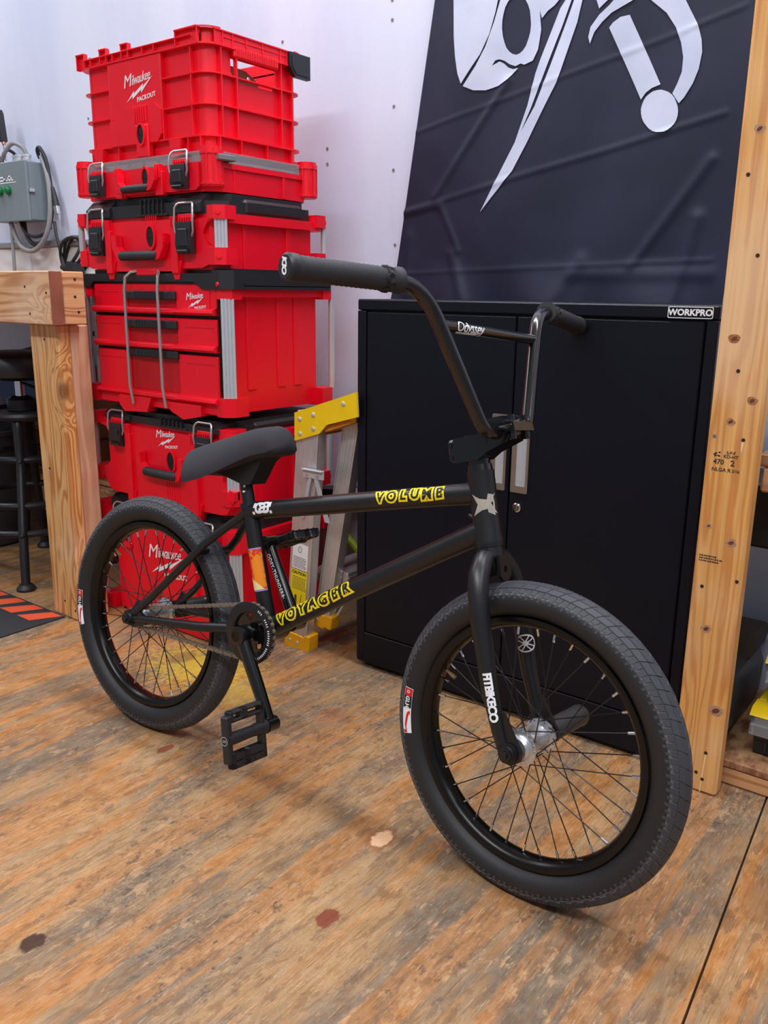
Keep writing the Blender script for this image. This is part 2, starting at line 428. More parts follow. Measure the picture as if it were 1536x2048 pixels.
v, f = shape2d([rrect(-.0415, .0415, -.0105, .0105, .003), rrect(-.0402, .0402, -.0092, .0092, .0025)], .0004); b.add(v, f, FRONT(-.5265, cy0-.0008, .9228))
b.build('lettering', WHITE, cab, ang=0, recalc=False, label='white framed maker lettering')

# ---------------------------------------------------------------- flag
def smooth(a, b_, x):
    x = max(0, min(1, (x-a)/(b_-a))); return x*x*(3-2*x)
def flag_xl(z): return -1.498+(z-.93)*.165   # left edge
def flag_h(x, z):
    """cloth relief in front of the wall (metres towards the room)"""
    def crease(px, pz, qx, qz, wd, amp):
        dx, dz = qx-px, qz-pz; L2 = dx*dx+dz*dz; tt = max(0, min(1, ((x-px)*dx+(z-pz)*dz)/L2))
        d = math.hypot(x-px-tt*dx, z-pz-tt*dz); return amp*.55*math.exp(-(d/(wd*.8))**2)
    h = .010+(.004*sin(x*7+z*3)+.003*sin(x*17-z*9))*smooth(0, .15, x-flag_xl(z))
    h += crease(-1.49, 1.16, -.62, 1.33, .008, .004)+crease(-1.45, 1.36, -.60, 1.53, .006, .003)+crease(-1.52, 1.00, -.62, 1.03, .006, .003)
    h += crease(-1.36, 1.20, -1.15, 1.46, .012, .007)+crease(-1.34, 1.17, -1.28, 1.06, .010, .006)+crease(-1.5, 1.155, -1.34, 1.18, .010, .006)
    h += crease(-.80, 1.02, -.64, 1.24, .015, .008)+crease(-.95, 1.0, -.62, 1.0, .02, .006)+crease(-.7, .93, -.66, 1.12, .02, .012)+crease(-1.0, .93, -.93, 1.03, .025, .010)
    h += crease(-1.25, .93, -1.3, 1.05, .02, .01)+crease(-1.45, .95, -1.44, 1.1, .02, .006)
    h += .010*smooth(1.05, .90, z)*(1+sin(x*23))
    h += 0
    return h
t = NT('black_flag_cloth'); cn = t.noise(t.pos((700, 700, 700)), 1, 2)
t.set(Base_Color=t.mix(t.ramp(t.noise(t.pos(), 5, 4), .3, .7), srgb(27, 31, 52), srgb(34, 38, 62)), Roughness=.55)
t.b.inputs['Specular IOR Level'].default_value = .35
t.bump(t.math('ADD', t.noise(t.pos((7, 7, 5), (2, 0, 0)), 1, 3, .5, .3), t.math('MULTIPLY', cn, .03)), .16, .012)
L = (-1.0, 2.0, .9)
fx1 = -.585
flag = tag(MB(L).grid(lambda u, w_: ((lambda z: (lambda x: (x, WALLY-.004-flag_h(x, z), z))(flag_xl(z)+(fx1+(z-.93)*.06-flag_xl(z))*u))(.915+1.0*w_)), 190, 200).build('flag', t.m, ang=80, recalc=False),
           'black cloth flag with white skull and crossed swords pinned on the white wall', 'flag')
md = flag.modifiers.new('cloth', 'SOLIDIFY'); md.thickness = .0012; md.offset = 1
emb = [
    [[(-1.314, 1.728), (-1.316, 1.663), (-1.311, 1.578), (-1.305, 1.532), (-1.296, 1.491), (-1.285, 1.466), (-1.258, 1.498), (-1.231, 1.528), (-1.208, 1.569), (-1.193, 1.615), (-1.185, 1.651), (-1.176, 1.702)]],
    [[(-1.157, 1.699), (-1.181, 1.64), (-1.196, 1.594), (-1.218, 1.542), (-1.244, 1.502), (-1.279, 1.46), (-1.249, 1.447), (-1.213, 1.443), (-1.178, 1.449), (-1.151, 1.461), (-1.125, 1.483), (-1.139, 1.482), (-1.152, 1.487), (-1.165, 1.498), (-1.177, 1.504), (-1.198, 1.497), (-1.189, 1.508), (-1.178, 1.509), (-1.164, 1.504), (-1.149, 1.494), (-1.133, 1.488), (-1.119, 1.492), (-1.109, 1.488), (-1.086, 1.494), (-1.074, 1.517), (-1.069, 1.558), (-1.076, 1.601), (-1.069, 1.583), (-1.054, 1.597), (-1.038, 1.605), (-1.024, 1.618), (-1.027, 1.674)], [(-1.097, 1.573), (-1.098, 1.557), (-1.102, 1.543), (-1.107, 1.53), (-1.114, 1.521), (-1.123, 1.515), (-1.132, 1.513), (-1.142, 1.516), (-1.151, 1.522), (-1.16, 1.532), (-1.166, 1.545), (-1.171, 1.56), (-1.174, 1.577), (-1.174, 1.593), (-1.171, 1.609), (-1.167, 1.622), (-1.16, 1.633), (-1.152, 1.64), (-1.143, 1.644), (-1.133, 1.643), (-1.124, 1.638), (-1.115, 1.63), (-1.108, 1.619), (-1.102, 1.605), (-1.099, 1.589)]],
    [[(-0.972, 1.664), (-0.996, 1.629), (-1.022, 1.597), (-1.066, 1.494), (-1.077, 1.464), (-1.093, 1.395), (-1.122, 1.314), (-1.167, 1.237), (-1.214, 1.155), (-1.125, 1.248), (-1.088, 1.311), (-1.052, 1.379), (-1.018, 1.44), (-0.997, 1.5), (-0.976, 1.559), (-0.963, 1.623), (-0.951, 1.66)], [(-0.983, 1.646), (-0.988, 1.627), (-1.013, 1.56), (-1.046, 1.481), (-1.083, 1.388), (-1.108, 1.335), (-1.073, 1.392), (-1.039, 1.475), (-1.006, 1.559), (-0.978, 1.635)]],
    [[(-0.809, 1.634), (-0.846, 1.583), (-0.893, 1.566), (-0.915, 1.55), (-0.932, 1.532), (-0.941, 1.509), (-0.946, 1.524), (-0.942, 1.544), (-0.923, 1.566), (-0.9, 1.582), (-0.863, 1.615), (-0.843, 1.64)]],
    [[(-0.948, 1.66), (-0.934, 1.603), (-0.924, 1.579), (-0.893, 1.601), (-0.883, 1.647)]],
    [[(-0.897, 1.536), (-0.889, 1.545), (-0.872, 1.554), (-0.851, 1.555), (-0.768, 1.404), (-0.788, 1.399), (-0.801, 1.391), (-0.811, 1.378)]],
    [[(-0.771, 1.627), (-0.74, 1.584), (-0.715, 1.542), (-0.696, 1.511), (-0.685, 1.481), (-0.681, 1.456), (-0.685, 1.423), (-0.695, 1.396), (-0.711, 1.371), (-0.722, 1.36), (-0.739, 1.382), (-0.73, 1.4), (-0.722, 1.423), (-0.722, 1.452), (-0.73, 1.482), (-0.744, 1.513), (-0.768, 1.546), (-0.804, 1.576), (-0.835, 1.61), (-0.854, 1.642)]],
    [[(-0.722, 1.345), (-0.722, 1.335), (-0.724, 1.327), (-0.728, 1.319), (-0.734, 1.313), (-0.741, 1.308), (-0.749, 1.305), (-0.758, 1.305), (-0.768, 1.306), (-0.777, 1.309), (-0.786, 1.315), (-0.793, 1.322), (-0.8, 1.33), (-0.805, 1.339), (-0.808, 1.349), (-0.809, 1.359), (-0.807, 1.368), (-0.804, 1.376), (-0.799, 1.383), (-0.792, 1.388), (-0.784, 1.392), (-0.776, 1.393), (-0.766, 1.393), (-0.757, 1.39), (-0.748, 1.386), (-0.74, 1.38), (-0.733, 1.372), (-0.728, 1.363), (-0.724, 1.354)]],
]
emb += [
    [[(-1.314, 1.728), (-1.176, 1.702), (-1.15, 1.78), (-1.19, 1.86), (-1.26, 1.85), (-1.30, 1.80)]],
    [[(-1.157, 1.699), (-1.027, 1.674), (-1.01, 1.72), (-1.03, 1.80), (-1.09, 1.86), (-1.15, 1.83), (-1.135, 1.77)]],
    [[(-.972, 1.664), (-.951, 1.66), (-.905, 1.76), (-.84, 1.88), (-.91, 1.88), (-.945, 1.78)]],
    [[(-.809, 1.634), (-.843, 1.640), (-.90, 1.74), (-1.0, 1.885), (-.93, 1.885), (-.85, 1.75)]],
    [[(-.771, 1.627), (-.854, 1.642), (-.83, 1.70), (-.77, 1.745), (-.70, 1.75), (-.65, 1.73), (-.70, 1.70), (-.745, 1.675)]],
]
v_all = MB((-1.0, 2.0, .9))
for polys in emb:
    v, f = shape2d(polys)
    v, f = cut(v, f, 1, .006); v, f = cut(v, f, 0, .010)
    v_all.add([(p[0], WALLY-.0074-flag_h(p[0], p[1]), p[1]) for p in v], f)
t = NT('white_flag_print'); t.set(Base_Color=t.mix(t.ramp(t.noise(t.pos(), 6, 4), .3, .7), srgb(186, 194, 220), srgb(204, 211, 234)), Roughness=.6)
v_all.build('emblem', t.m, flag, ang=80, recalc=False, label='white skull and sword print')
# ================================================================ RED TOOL BOX STACK
def logo(b, M, s=1.0, thick=.0003):
    """script word over a bolt, small block word under it; about .16 wide at s = 1"""
    R = Matrix.Rotation(.10, 4, 'Z')
    v, f = text2d('M', .066*s, thick, shear=.30); b.add(v, f, M @ R @ Matrix.Translation((-.066*s, .022*s, .0012)))
    v, f = text2d('ilwaukee', .046*s, thick, shear=.30, space=.9); b.add(v, f, M @ R @ Matrix.Translation((.018*s, .020*s, 0)) @ Matrix.Diagonal((.80, 1.12, 1, 1)))
    bolt = [(-.085, -.052), (-.03, -.018), (-.034, -.028), (.03, -.004), (.024, -.014), (.09, .012), (.012, -.034), (.016, -.022), (-.046, -.046), (-.042, -.034)]
    v, f = shape2d([[(x*s, y*s) for x, y in bolt]], thick); b.add(v, f, M @ R)
    v, f = text2d('PACKOUT', .024*s, thick, bold=.0005*s, space=1.05); b.add(v, f, M @ R @ Matrix.Translation((.040*s, -.055*s, 0)))
def louvre(b, x, y, z0, z1, n, pitch, d=.004, wd=.0035):
    for i in range(n): b.box(x+(i-(n-1)/2)*pitch-wd/2, x+(i-(n-1)/2)*pitch+wd/2, y-d, y+.004, z0, z1, .0008)
def lock_port(root, L, x, y, z, h=.05, w_=.024, yb=.014):
    b = MB(L); v, f = shape2d([ellipse(0, 0, w_*.62, h*.60, 24), ellipse(0, 0, w_*.46, h*.47, 24)], .003); b.add(v, f, FRONT(x, y-.001, z))
    p = b.build('lock_port', RED, root)
    b = MB(L); v, f = shape2d([ellipse(0, 0, w_*.47, h*.48, 24)], .0006); b.add(v, f, FRONT(x, y-.0004, z))
    b.box(x-w_*.25, x+w_*.15, y-.002, y, z-.002, z+h*.30, .001)
    b.build('lock_slot', BLACK, p)
def latch(root, L, x, y, zt, zb, w_=.066):
    """wire bail hooked over the lid edge and a black lever under it"""
    h = zt-zb
    r = .0026; yy = y-.014
    b = MB(L)
    zl = zb+h*.60; zw = zb+h*.40
    pts = [(x-w_*.34, yy+.002, zw-.008), (x-w_*.47, yy, zw+.006), (x-w_*.49, yy-.002, zw+h*.22), (x-w_*.47, yy+.001, zt-.008), (x-w_*.42, yy+.005, zt-.001), (x-w_*.34, yy+.008, zt+.002),
           (x+w_*.34, yy+.008, zt+.002), (x+w_*.42, yy+.005, zt-.001), (x+w_*.47, yy+.001, zt-.008), (x+w_*.49, yy-.002, zw+h*.22), (x+w_*.47, yy, zw+.006), (x+w_*.34, yy+.002, zw-.008)]
    b.tube(pts, r, 8)
    p = b.build('latch_wire', WIRE, root)
    b = MB(L); b.prism([(y-.016, zl+.004), (y-.004, zl+.006), (y-.004, zb), (y-.014, zb), (y-.020, zb+h*.12), (y-.022, zb+h*.2)], 0, x-w_*.38, x+w_*.38)
    b.box(x-w_*.24, x+w_*.24, y-.0235, y-.010, zb+h*.14, zb+h*.50, .002)
    b.box(x-w_*.27, x+w_*.27, y-.026, y-.012, zb+h*.02, zb+h*.08, .002)
    b.build('lever', BLK, p)
    b = MB(L)
    for i in range(6): b.box(x+(i-2.5)*w_*.125-.0017, x+(i-2.5)*w_*.125+.0017, y-.012, y, zl-h*.06, zl+h*.14, .0008)
    b.box(x-w_*.40, x+w_*.40, y-.009, y, zl+h*.12, zl+h*.20, .001)
    b.build('latch_comb', RED, p)
def carry_handle(root, L, x, y, z, w_, post=.05, r=.0105):
    b = MB(L)
    n = 60
    path = [(x-w_/2+w_*i/n, y-.016-.003*sin(PI*i/n), z) for i in range(n+1)]
    b.tube(path, [r*(.93 if i in (0, n) else (1.0 if i % 4 < 2 else .92)) for i in range(n+1)], 14)
    h = b.build('handle_grip', BLKR, root)
    for s in (-1, 1):
        xe = x+s*w_/2; b = MB(L)
        b.prism([(xe-s*.002, z+r*.8), (xe-s*.002, z-r*.9), (xe+s*.012, z-r*.6), (xe+s*.030, z+post*.4), (xe+s*.030, z+post), (xe+s*.012, z+post), (xe+s*.010, z+post*.45)], 1, y-.024, y-.004)
        for k in range(3): b.cyl((xe+s*(.012+.008*k), y-.012, z+post*.7), (xe+s*(.015+.008*k), y-.012, z+post*.7), .010, 12)
        b.build('handle_arm', RED, h)
def corner_bar(root, L, x, y, z0, z1, sx, w_=.032, front=True):
    """grooved aluminium bar on a chamfered corner"""
    a = Matrix.Translation((x, y, 0)) @ Matrix.Rotation((PI/4 if front else -PI/4+PI)*1 if sx > 0 else (-PI/4 if front else PI/4+PI), 4, 'Z')
    b = MB(L)
    for k in range(4): b.box(-w_/2+k*w_/4+.0006, -w_/2+(k+1)*w_/4-.0006, -.004, .006, z0, z1, .0012, a)
    b.box(-w_/2+.001, w_/2-.001, -.002, .010, z0, z1, .001, a)
    return b.build('corner_bar', ALU, root)
def chamfer_rect(x0, x1, y0, y1, c, cb=None):
    cb = c if cb is None else cb
    return [(x0+c, y0), (x1-c, y0), (x1, y0+c), (x1, y1-cb), (x1-cb, y1), (x0+cb, y1), (x0, y1-cb), (x0, y0+c)]
def feet(b, y, z, xs, d=.016):
    for x, s in xs: b.prism([(x-.022, z+.03), (x+.022, z+.03), (x+.010, z-d), (x-.008, z-d)], 1, y-.010, y+.012)
X0, X1, YF, YB = -2.197, -1.597, 1.467, 1.872

# ---------------------------------------------------------------- crate on top
x0, x1, yf, yb, z0, z1 = -2.180, -1.664, 1.489, 1.836, 1.274, 1.548
L = ((x0+x1)/2, (yf+yb)/2, z0)
crate = empty('tool_crate', L, 'open red plastic crate with ribbed sides topmost on the tool box stack', 'crate')
i = .016; bx0, bx1, by0, by1 = x0+i, x1-i, yf+i, yb-i; zr = 1.514; rc_ = .030
b = MB(L); th = .004
def ring(b, z, h, d, t_=None):
    """horizontal band with rounded corners; t_ = width of the band"""
    t_ = d+.004 if t_ is None else t_
    v, f = shape2d([rrect(bx0-d, bx1+d, by0-d, by1+d, rc_+d, 8), rrect(bx0-d+t_, bx1+d-t_, by0-d+t_, by1+d-t_, max(.004, rc_+d-t_), 8)], h/2)
    b.add(v, f, Matrix.Translation((0, 0, z+h/2)))
def quarter(b, cx, cy, a0, r, za, zb_):
    b.grid(lambda u, w_: (cx+r*cos(a0+PI/2*u), cy+r*sin(a0+PI/2*u), za+(zb_-za)*w_), 8, 1)
b.box(bx0+rc_, bx1-rc_, by0, by0+th, z0+.004, z1-.016, .001); b.box(bx0+rc_, bx1-rc_, by1-th, by1, z0+.004, z1-.004, .001)
b.box(bx0+.004, bx1-.004, by0+.004, by1-.004, z0+.01, z0+.015, .001)
hole = [(1.580, 1.496), (1.735, 1.496), (1.735, 1.462), (1.720, 1.446), (1.594, 1.446), (1.580, 1.462)]
wallp = [(by0+rc_, z0+.004), (by1-rc_, z0+.004), (by1-rc_, z1-.003), (by0+rc_, z1-.003)]
for xx in (bx0+th/2, bx1-th/2):
    v, f = shape2d([wallp, hole], th/2); b.add(v, f, RIGHT(xx, 0, 0))
for cx, cy, a0 in ((bx1-rc_, by0+rc_, -PI/2), (bx1-rc_, by1-rc_, 0), (bx0+rc_, by1-rc_, PI/2), (bx0+rc_, by0+rc_, PI)):
    quarter(b, cx, cy, a0, rc_, z0+.004, z1-.003); quarter(b, cx, cy, a0, rc_-th, z0+.004, z1-.003)
xr = [-2.045, -1.835]   # logo panel
for zz in (1.452, 1.383): ring(b, zz, .003, .012)
ring(b, zr-.001, .004, .016); ring(b, 1.312, .004, .014); ring(b, z0+.001, .004, .013)
for xx in (xr[0], xr[1]): b.box(xx-.002, xx+.002, by0-.013, by0, 1.314, zr, .001)
b.box(-1.728, -1.725, by0-.012, by0, 1.314, zr, .0008)
for yy in (by0+.035, by0+.085, by1-.075, by1-.035): b.box(bx1, bx1+.013, yy-.0017, yy+.0017, 1.314, z1-.004, .0008)
for xx in (-2.135, -2.02, -1.93, -1.80, -1.745, -1.70): b.box(xx-.0015, xx+.0015, by0-.013, by0, z0+.003, 1.314, .0008)
for yy in (1.53, 1.60, 1.69, 1.78): b.box(bx1, bx1+.013, yy-.0017, yy+.0017, z0+.003, 1.314, .0008)
b.box(xr[0]+.002, xr[1]-.002, by0-.013, by0, 1.378, zr-.001, .001)
b.build('body', RED, crate)
b = MB(L)                                      # rim: low front with raised corners and two bumps
zl = z1-.012
v, f = shape2d([rrect(x0-.002, x1+.002, yf-.002, yb+.002, rc_+.016, 8), rrect(x0+.012, x1-.012, yf+.012, yb-.012, rc_, 8)], .002)
b.box(x0+rc_, x1-rc_, yf+.010, yf+.014, zr, zl, .001); b.box(x0+.03, x1-.06, yf-.001, yf+.014, zl-.003, zl, .001)
b.box(x1-.006, x1-.002, yf+rc_, yb-rc_, zr, z1-.002, .001); b.box(x1-.014, x1+.002, yf+rc_, yb-rc_, z1-.004, z1, .001); b.box(x0, x0+.004, yf+rc_, yb, zr, z1-.002, .001); b.box(x0-.002, x0+.012, yf+rc_, yb, z1-.004, z1, .001)
b.box(x0+rc_, x1-rc_, yb-.012, yb, z1-.004, z1, .001)
for xa, xb in ((x0+.004, x0+.040), (-2.075, -2.045), (-1.985, -1.955), (-1.775, x1-rc_)):
    b.box(xa, xb, yf-.002, yf+.012, z1, z1+.004, .001)
    b.prism([(xa, zr), (xb, zr), (xb, zl), (xb-.001 if xb > -1.8 else xb-.006, z1+.002), (xa+.006, z1+.002), (xa, zl)], 1, yf+.008, yf+.012)
    for q in (xa+.0015, xb-.0015): b.box(q-.0015, q+.0015, yf, yf+.012, zr, z1+.001, .0006)
for cx, cy, a0 in ((x1-rc_-.016, yf+rc_+.016, -PI/2), (x1-rc_-.016, yb-rc_-.016, 0)):
    quarter(b, cx, cy, a0, rc_+.004, zr, z1+.002)
    b.grid(lambda u, w_: (cx+(rc_+.002+.016*w_)*cos(a0+PI/2*u), cy+(rc_+.002+.016*w_)*sin(a0+PI/2*u), z1+.003), 8, 1)
    b.grid(lambda u, w_: (cx+(rc_+.018)*cos(a0+PI/2*u), cy+(rc_+.018)*sin(a0+PI/2*u), z1+.003-.004*w_), 8, 1)
for xx in (-2.115, -2.02, -1.90, -1.855): b.box(xx-.0015, xx+.0015, yf, yf+.012, zr, zl, .0006)
for yy in (1.543, 1.575, 1.62, 1.675, 1.738, 1.762): b.box(x1-.012, x1+.001, yy-.0016, yy+.0016, zr-.002 if yy not in (1.62, 1.675) else zr+.008, z1-.002, .0006)
b.box(x1-.012, x1, 1.545, 1.762, z1-.016, z1-.013, .0006)
b.build('rim', RED, crate)
b = MB(L)
for k in range(24): b.box(x1-.004, x1+.002, 1.585+k*.006, 1.589+k*.006, 1.498, 1.519, .001)
b.box(x1-.014, x1-.001, 1.580, 1.734, 1.497, 1.521, .003); b.build('grip', RED, crate)
b = MB(L); b.prism([(1.766, z1-.002), (1.842, z1-.002), (1.842, z1-.058), (1.785, z1-.058), (1.766, z1-.036)], 0, x1-.006, x1+.008); b.prism([(1.772, z1-.010), (1.836, z1-.010), (1.836, z1-.052), (1.788, z1-.052), (1.772, z1-.034)], 0, x1+.006, x1+.010)
b.build('corner_plate', BLK, crate, label='black plastic corner plate')
b = MB(L); logo(b, FRONT(-1.922, by0-.0138, 1.452), .64); b.build('logo', WHITE, crate, ang=0, recalc=False, label='white maker lettering over a bolt')
b = MB(L)
b.prism([(-2.045, 1.314), (-2.045, 1.375), (-2.005, 1.378), (-1.985, 1.400), (-1.86, 1.402), (-1.836, 1.386), (-1.836, 1.330), (-1.855, 1.312)], 1, by0-.017, by0)
louvre(b, -1.915, by0-.017, 1.362, 1.400, 6, .009)
b.box(-1.935, -1.885, by0-.022, by0-.004, z0+.004, 1.356, .003)
for xx in (-2.10, -1.785): b.prism([(xx-.022, 1.310), (xx+.022, 1.310), (xx+.016, z0-.004), (xx-.014, z0-.004)], 1, by0-.020, by0)
b.build('latch_panel', RED, crate)
lock_port(crate, L, -1.910, by0-.0225, 1.332, .048, .028)
# leather pouch and red case lying inside, seen through the hand hole
Lp = (-1.73, 1.62, z0+.015)
p = empty('tool_pouch', Lp, 'brown leather pouch with rivets lying in the red crate', 'pouch')
b = MB(Lp); b.prism([(1.54, z0+.016), (1.70, z0+.016), (1.70, 1.450), (1.690, 1.468), (1.655, 1.484), (1.56, 1.490), (1.54, 1.488)], 0, -1.76, -1.705); b.build('leather_body', plain('brown_leather', (118, 66, 48), .55, grain=.2, gscale=120, var=.15), p, label='brown leather')
for yy, zz in ((1.600, 1.466), (1.662, 1.466)):
    b = MB(Lp); b.ball((-1.704, yy, zz), .006, (.5, 1, 1)); b.build('rivet', CHROME, p)
Lp = (-1.99, 1.70, z0+.015)
tag(MB((-1.80, 1.72, z0+.016)).box(-1.84, -1.775, 1.62, 1.775, z0+.016, 1.496, .010).build('parts_case', RED), 'small plain red case standing behind the leather pouch in the crate', 'case')

# ---------------------------------------------------------------- organiser with clear lid
z0, z1 = 1.184, 1.279; zs = 1.250
x0, x1, yf, yb = X0+.012, -1.638, YF+.004, 1.835
L = ((x0+x1)/2, (yf+yb)/2, z0)
org = empty('tool_organiser', L, 'flat red organiser box with clear lid directly under the red crate', 'tool box')
b = MB(L)
b.prism(chamfer_rect(x0+.012, x1-.012, yf+.012, yb, .03), 2, z0, zs)
b.prism(chamfer_rect(x0+.004, x1-.006, yf+.008, yb, .03), 2, zs-.012, zs)
b.box(x1-.014, x1-.009, 1.55, 1.555, z0, zs-.01, .001); b.box(x1-.014, x1-.007, 1.72, 1.73, z0, zs-.01, .001)
b.prism([(-2.125, zs), (-2.125, z0+.012), (-2.11, z0+.003), (-1.70, z0+.003), (-1.685, z0+.012), (-1.685, zs)], 1, yf, yf+.02)
for xx in (-1.988, -1.826): b.box(xx-.014, xx+.014, yf-.010, yf+.01, z0-.004, zs-.012, .002)
for xx in (-1.988, -1.826):
    for k in range(3): b.box(xx+(k-1)*.008-.002, xx+(k-1)*.008+.002, yf-.014, yf, zs-.03, zs+.004, .001)
b.build('body', RED, org)
for (cx, cy, s) in ((x1-.026, yf+.024, 1), (x0+.020, yf+.022, -1), (x1-.016, yb-.014, 1)):
    b = MB(L)
    for (ra, za, zb2) in ((.026, z0+.010, z1+.006), (.029, z1-.012, z1-.006), (.029, z0+.014, z0+.020)):
        b.cyl((cx, cy, za), (cx, cy, zb2), ra, 20)
    for k in range(4): b.cyl((cx+.027*cos(k*.6-1.9+(.7 if s > 0 else -.5)), cy+.027*sin(k*.6-1.9+(.7 if s > 0 else -.5)), z0+.012), (cx+.027*cos(k*.6-1.9+(.7 if s > 0 else -.5)), cy+.027*sin(k*.6-1.9+(.7 if s > 0 else -.5)), z1), .002, 6)
    b.build('corner_bumper', RED, org)
b = MB(L).prism(chamfer_rect(x0+.016, x1-.018, yf+.010, yb-.006, .03), 2, zs+.001, z1-.002)
b.build('lid', CLEAR, org, label='clear plastic lid')
b = MB(L); b.box(x0+.03, x1-.03, yf+.03, yb-.02, zs+.002, zs+.010, .003)
for k in range(9): b.box(x0+.05+k*.058, x0+.095+k*.058, yf+.016, yf+.07, zs+.003, zs+.016, .002)
b.build('bin_tray', plain('grey_bin', (120, 116, 122), .5, var=.3), org)
latch(org, L, -2.080, yf+.002, 1.272, z0+.006, .064); latch(org, L, -1.745, yf+.002, 1.277, z0+.008, .068)
carry_handle(org, L, -1.907, yf, z0+.016, .108, .040, .0095)
lock_port(org, L, -1.885, yf-.001, 1.226, .046, .026)

# ---------------------------------------------------------------- boxes with a black lid
def pack_box(name, label, z0, z1, zs, xl, xr_, tube0, tube1, lx, lz, hx, hz, hw, px, pz):
    x0, x1, yf, yb = X0, X1+xr_, YF, YB-.012
    L = ((x0+x1)/2, (yf+yb)/2, z0)
    o = empty(name, L, label, 'tool box')
    b = MB(L)
    ins = .036
    b.prism(chamfer_rect(x0+ins, x1-ins*.6, yf+.012, yb-.02, .03), 2, z0+.004, zs-.006)
    b.prism(chamfer_rect(x0+.004, x1-.004, yf+.010, yb, .028), 2, zs-.022, zs)
    for s, xx in ((1, x1), (-1, x0)):                # corner blocks above and below the bars
        for yy in (yf, yb):
            sy = 1 if yy == yf else -1
            for za, zb2 in ((tube1, zs+.018), (max(z0+.004, tube0-.040), tube0)):
                b.prism([(xx-s*.044, yy-sy*.002), (xx-s*.018, yy-sy*.006), (xx+s*.002, yy+sy*.014), (xx+s*.002, yy+sy*.050), (xx-s*.044, yy+sy*.050)], 2, za, zb2)
                b.cyl((xx-s*.012, yy+sy*.004, (za+zb2)/2), (xx-s*.008, yy+sy*.000, (za+zb2)/2), .006, 12)
    b.box(x1-ins*.6-.004, x1-ins*.6+.005, yf+.09, yf+.10, z0+.004, zs-.02, .001); b.box(x1-ins*.6-.004, x1-ins*.6+.006, yb-.15, yb-.13, z0+.004, zs-.02, .001)
    a0, a1 = lx[0]+.045, lx[1]-.045
    b.prism([(a0-.010, zs-.010), (a0-.010, z0), (a1+.010, z0), (a1+.010, zs-.010)], 1, yf-.002, yf+.02)     # middle panel
    for xx in (a0, a1): b.box(xx-.012, xx+.012, yf-.012, yf+.01, z0-.006, zs-.030, .002)
    for xx in (a0, a1):
        for k in range(3): b.box(xx+(k-1)*.008-.002, xx+(k-1)*.008+.002, yf-.013, yf, zs-.034, zs-.004, .001)
    for xx, s in ((lx[0]-.045, -1), (lx[1]+.045, 1)): b.prism([(xx-s*.10, zs-.012), (xx-s*.10, z0+.006), (xx, z0+.008), (xx+s*.02, z0+.014), (xx+s*.050, max(z0+.02, tube0-.022)), (xx+s*.050, tube0), (xx+s*.024, tube0+.006), (xx+s*.010, tube0+.022), (xx+s*.006, (tube0+tube1)/2), (xx+s*.010, tube1-.022), (xx+s*.024, tube1-.006), (xx+s*.050, tube1), (xx+s*.050, zs-.012)], 1, yf+.001, yf+.02)
    feet(b, yf+.004, z0-.004, ((a0, 1), (a1, 1)))
    louvre(b, px, yf-.001, pz+.030, pz+.052, 6, .008, .002, .002)
    if z0 < .5: louvre(b, px, yf-.001, z0+.010, z0+.068, 6, .010, .003, .003)
    b.build('body', RED, o)
    b = MB(L)
    b.prism(chamfer_rect(x0+.022, x1-.022, yf+.002, yb-.006, .05), 2, zs, zs+(z1-zs)*.62)
    lid_top = [(p_[0], p_[1]) for p_ in chamfer_rect(x0+.040, x1-.034, yf+.020, yb-.02, .05)]
    b.prism(lid_top, 2, zs+(z1-zs)*.6, z1)
    for xx, w_ in ((lx[0], .052), (lx[1], .052)): b.prism([(yf-.004, zs+.004), (yf-.004, zs+(z1-zs)*.5), (yf+.02, z1-.002), (yf+.05, z1-.002), (yf+.05, zs+.004)], 0, xx-w_, xx+w_)
    louvre(b, px+.005, yf+.008, zs+.004, z1-.008, 6, .017, .012, .003)
    b.box(px-.055, px+.065, yf-.002, yf+.02, zs, zs+.006, .001)
    b.box(x1-.050, x1-.018, yf+.10, yb-.08, zs+.001, zs+(z1-zs)*.8, .008)
    b.build('lid', BLK, o, label='black plastic lid')
    for s, xx in ((1, x1), (-1, x0)):
        for yy, fr in ((yf+.004, True), (yb-.004, False)):
            if s > 0 and fr: corner_bar(o, L, xx-.012, yy+.008, tube0-.002, tube1+.002, s)
            else: MB(L).cyl((xx-s*.008, yy+(.006 if fr else -.006), tube0-.002), (xx-s*.008, yy+(.006 if fr else -.006), tube1+.002), .0085, 14).build('corner_bar', ALU, o)
    for xx in lx: latch(o, L, xx, yf, lz[0], lz[1], .070)
    if hx is not None: carry_handle(o, L, hx, yf-.001, hz, hw, .052, .0125)
    if px is not None: lock_port(o, L, px, yf-.004, pz, .055, .032)
    return o, L
med, L = pack_box('tool_box', 'shallow red tool box with black lid between the organiser and the drawer unit', .997, 1.181, 1.132, 0, -.014, 1.052, 1.118, (-2.088, -1.727), (1.156, 1.038), -1.902, 1.036, .150, -1.868, 1.082)
big, L = pack_box('tool_box', 'deep red tool box with black lid directly under the drawer unit', .372, .622, .590, 0, 0, .448, .574, (-2.058, -1.690), (.618, .520), -1.862, .464, .135, -1.833, .500)
b = MB(L); logo(b, FRONT(-1.852, YF-.0028, .563), .46); b.build('logo', WHITE, big, ang=0, recalc=False, label='small white maker lettering over a bolt')

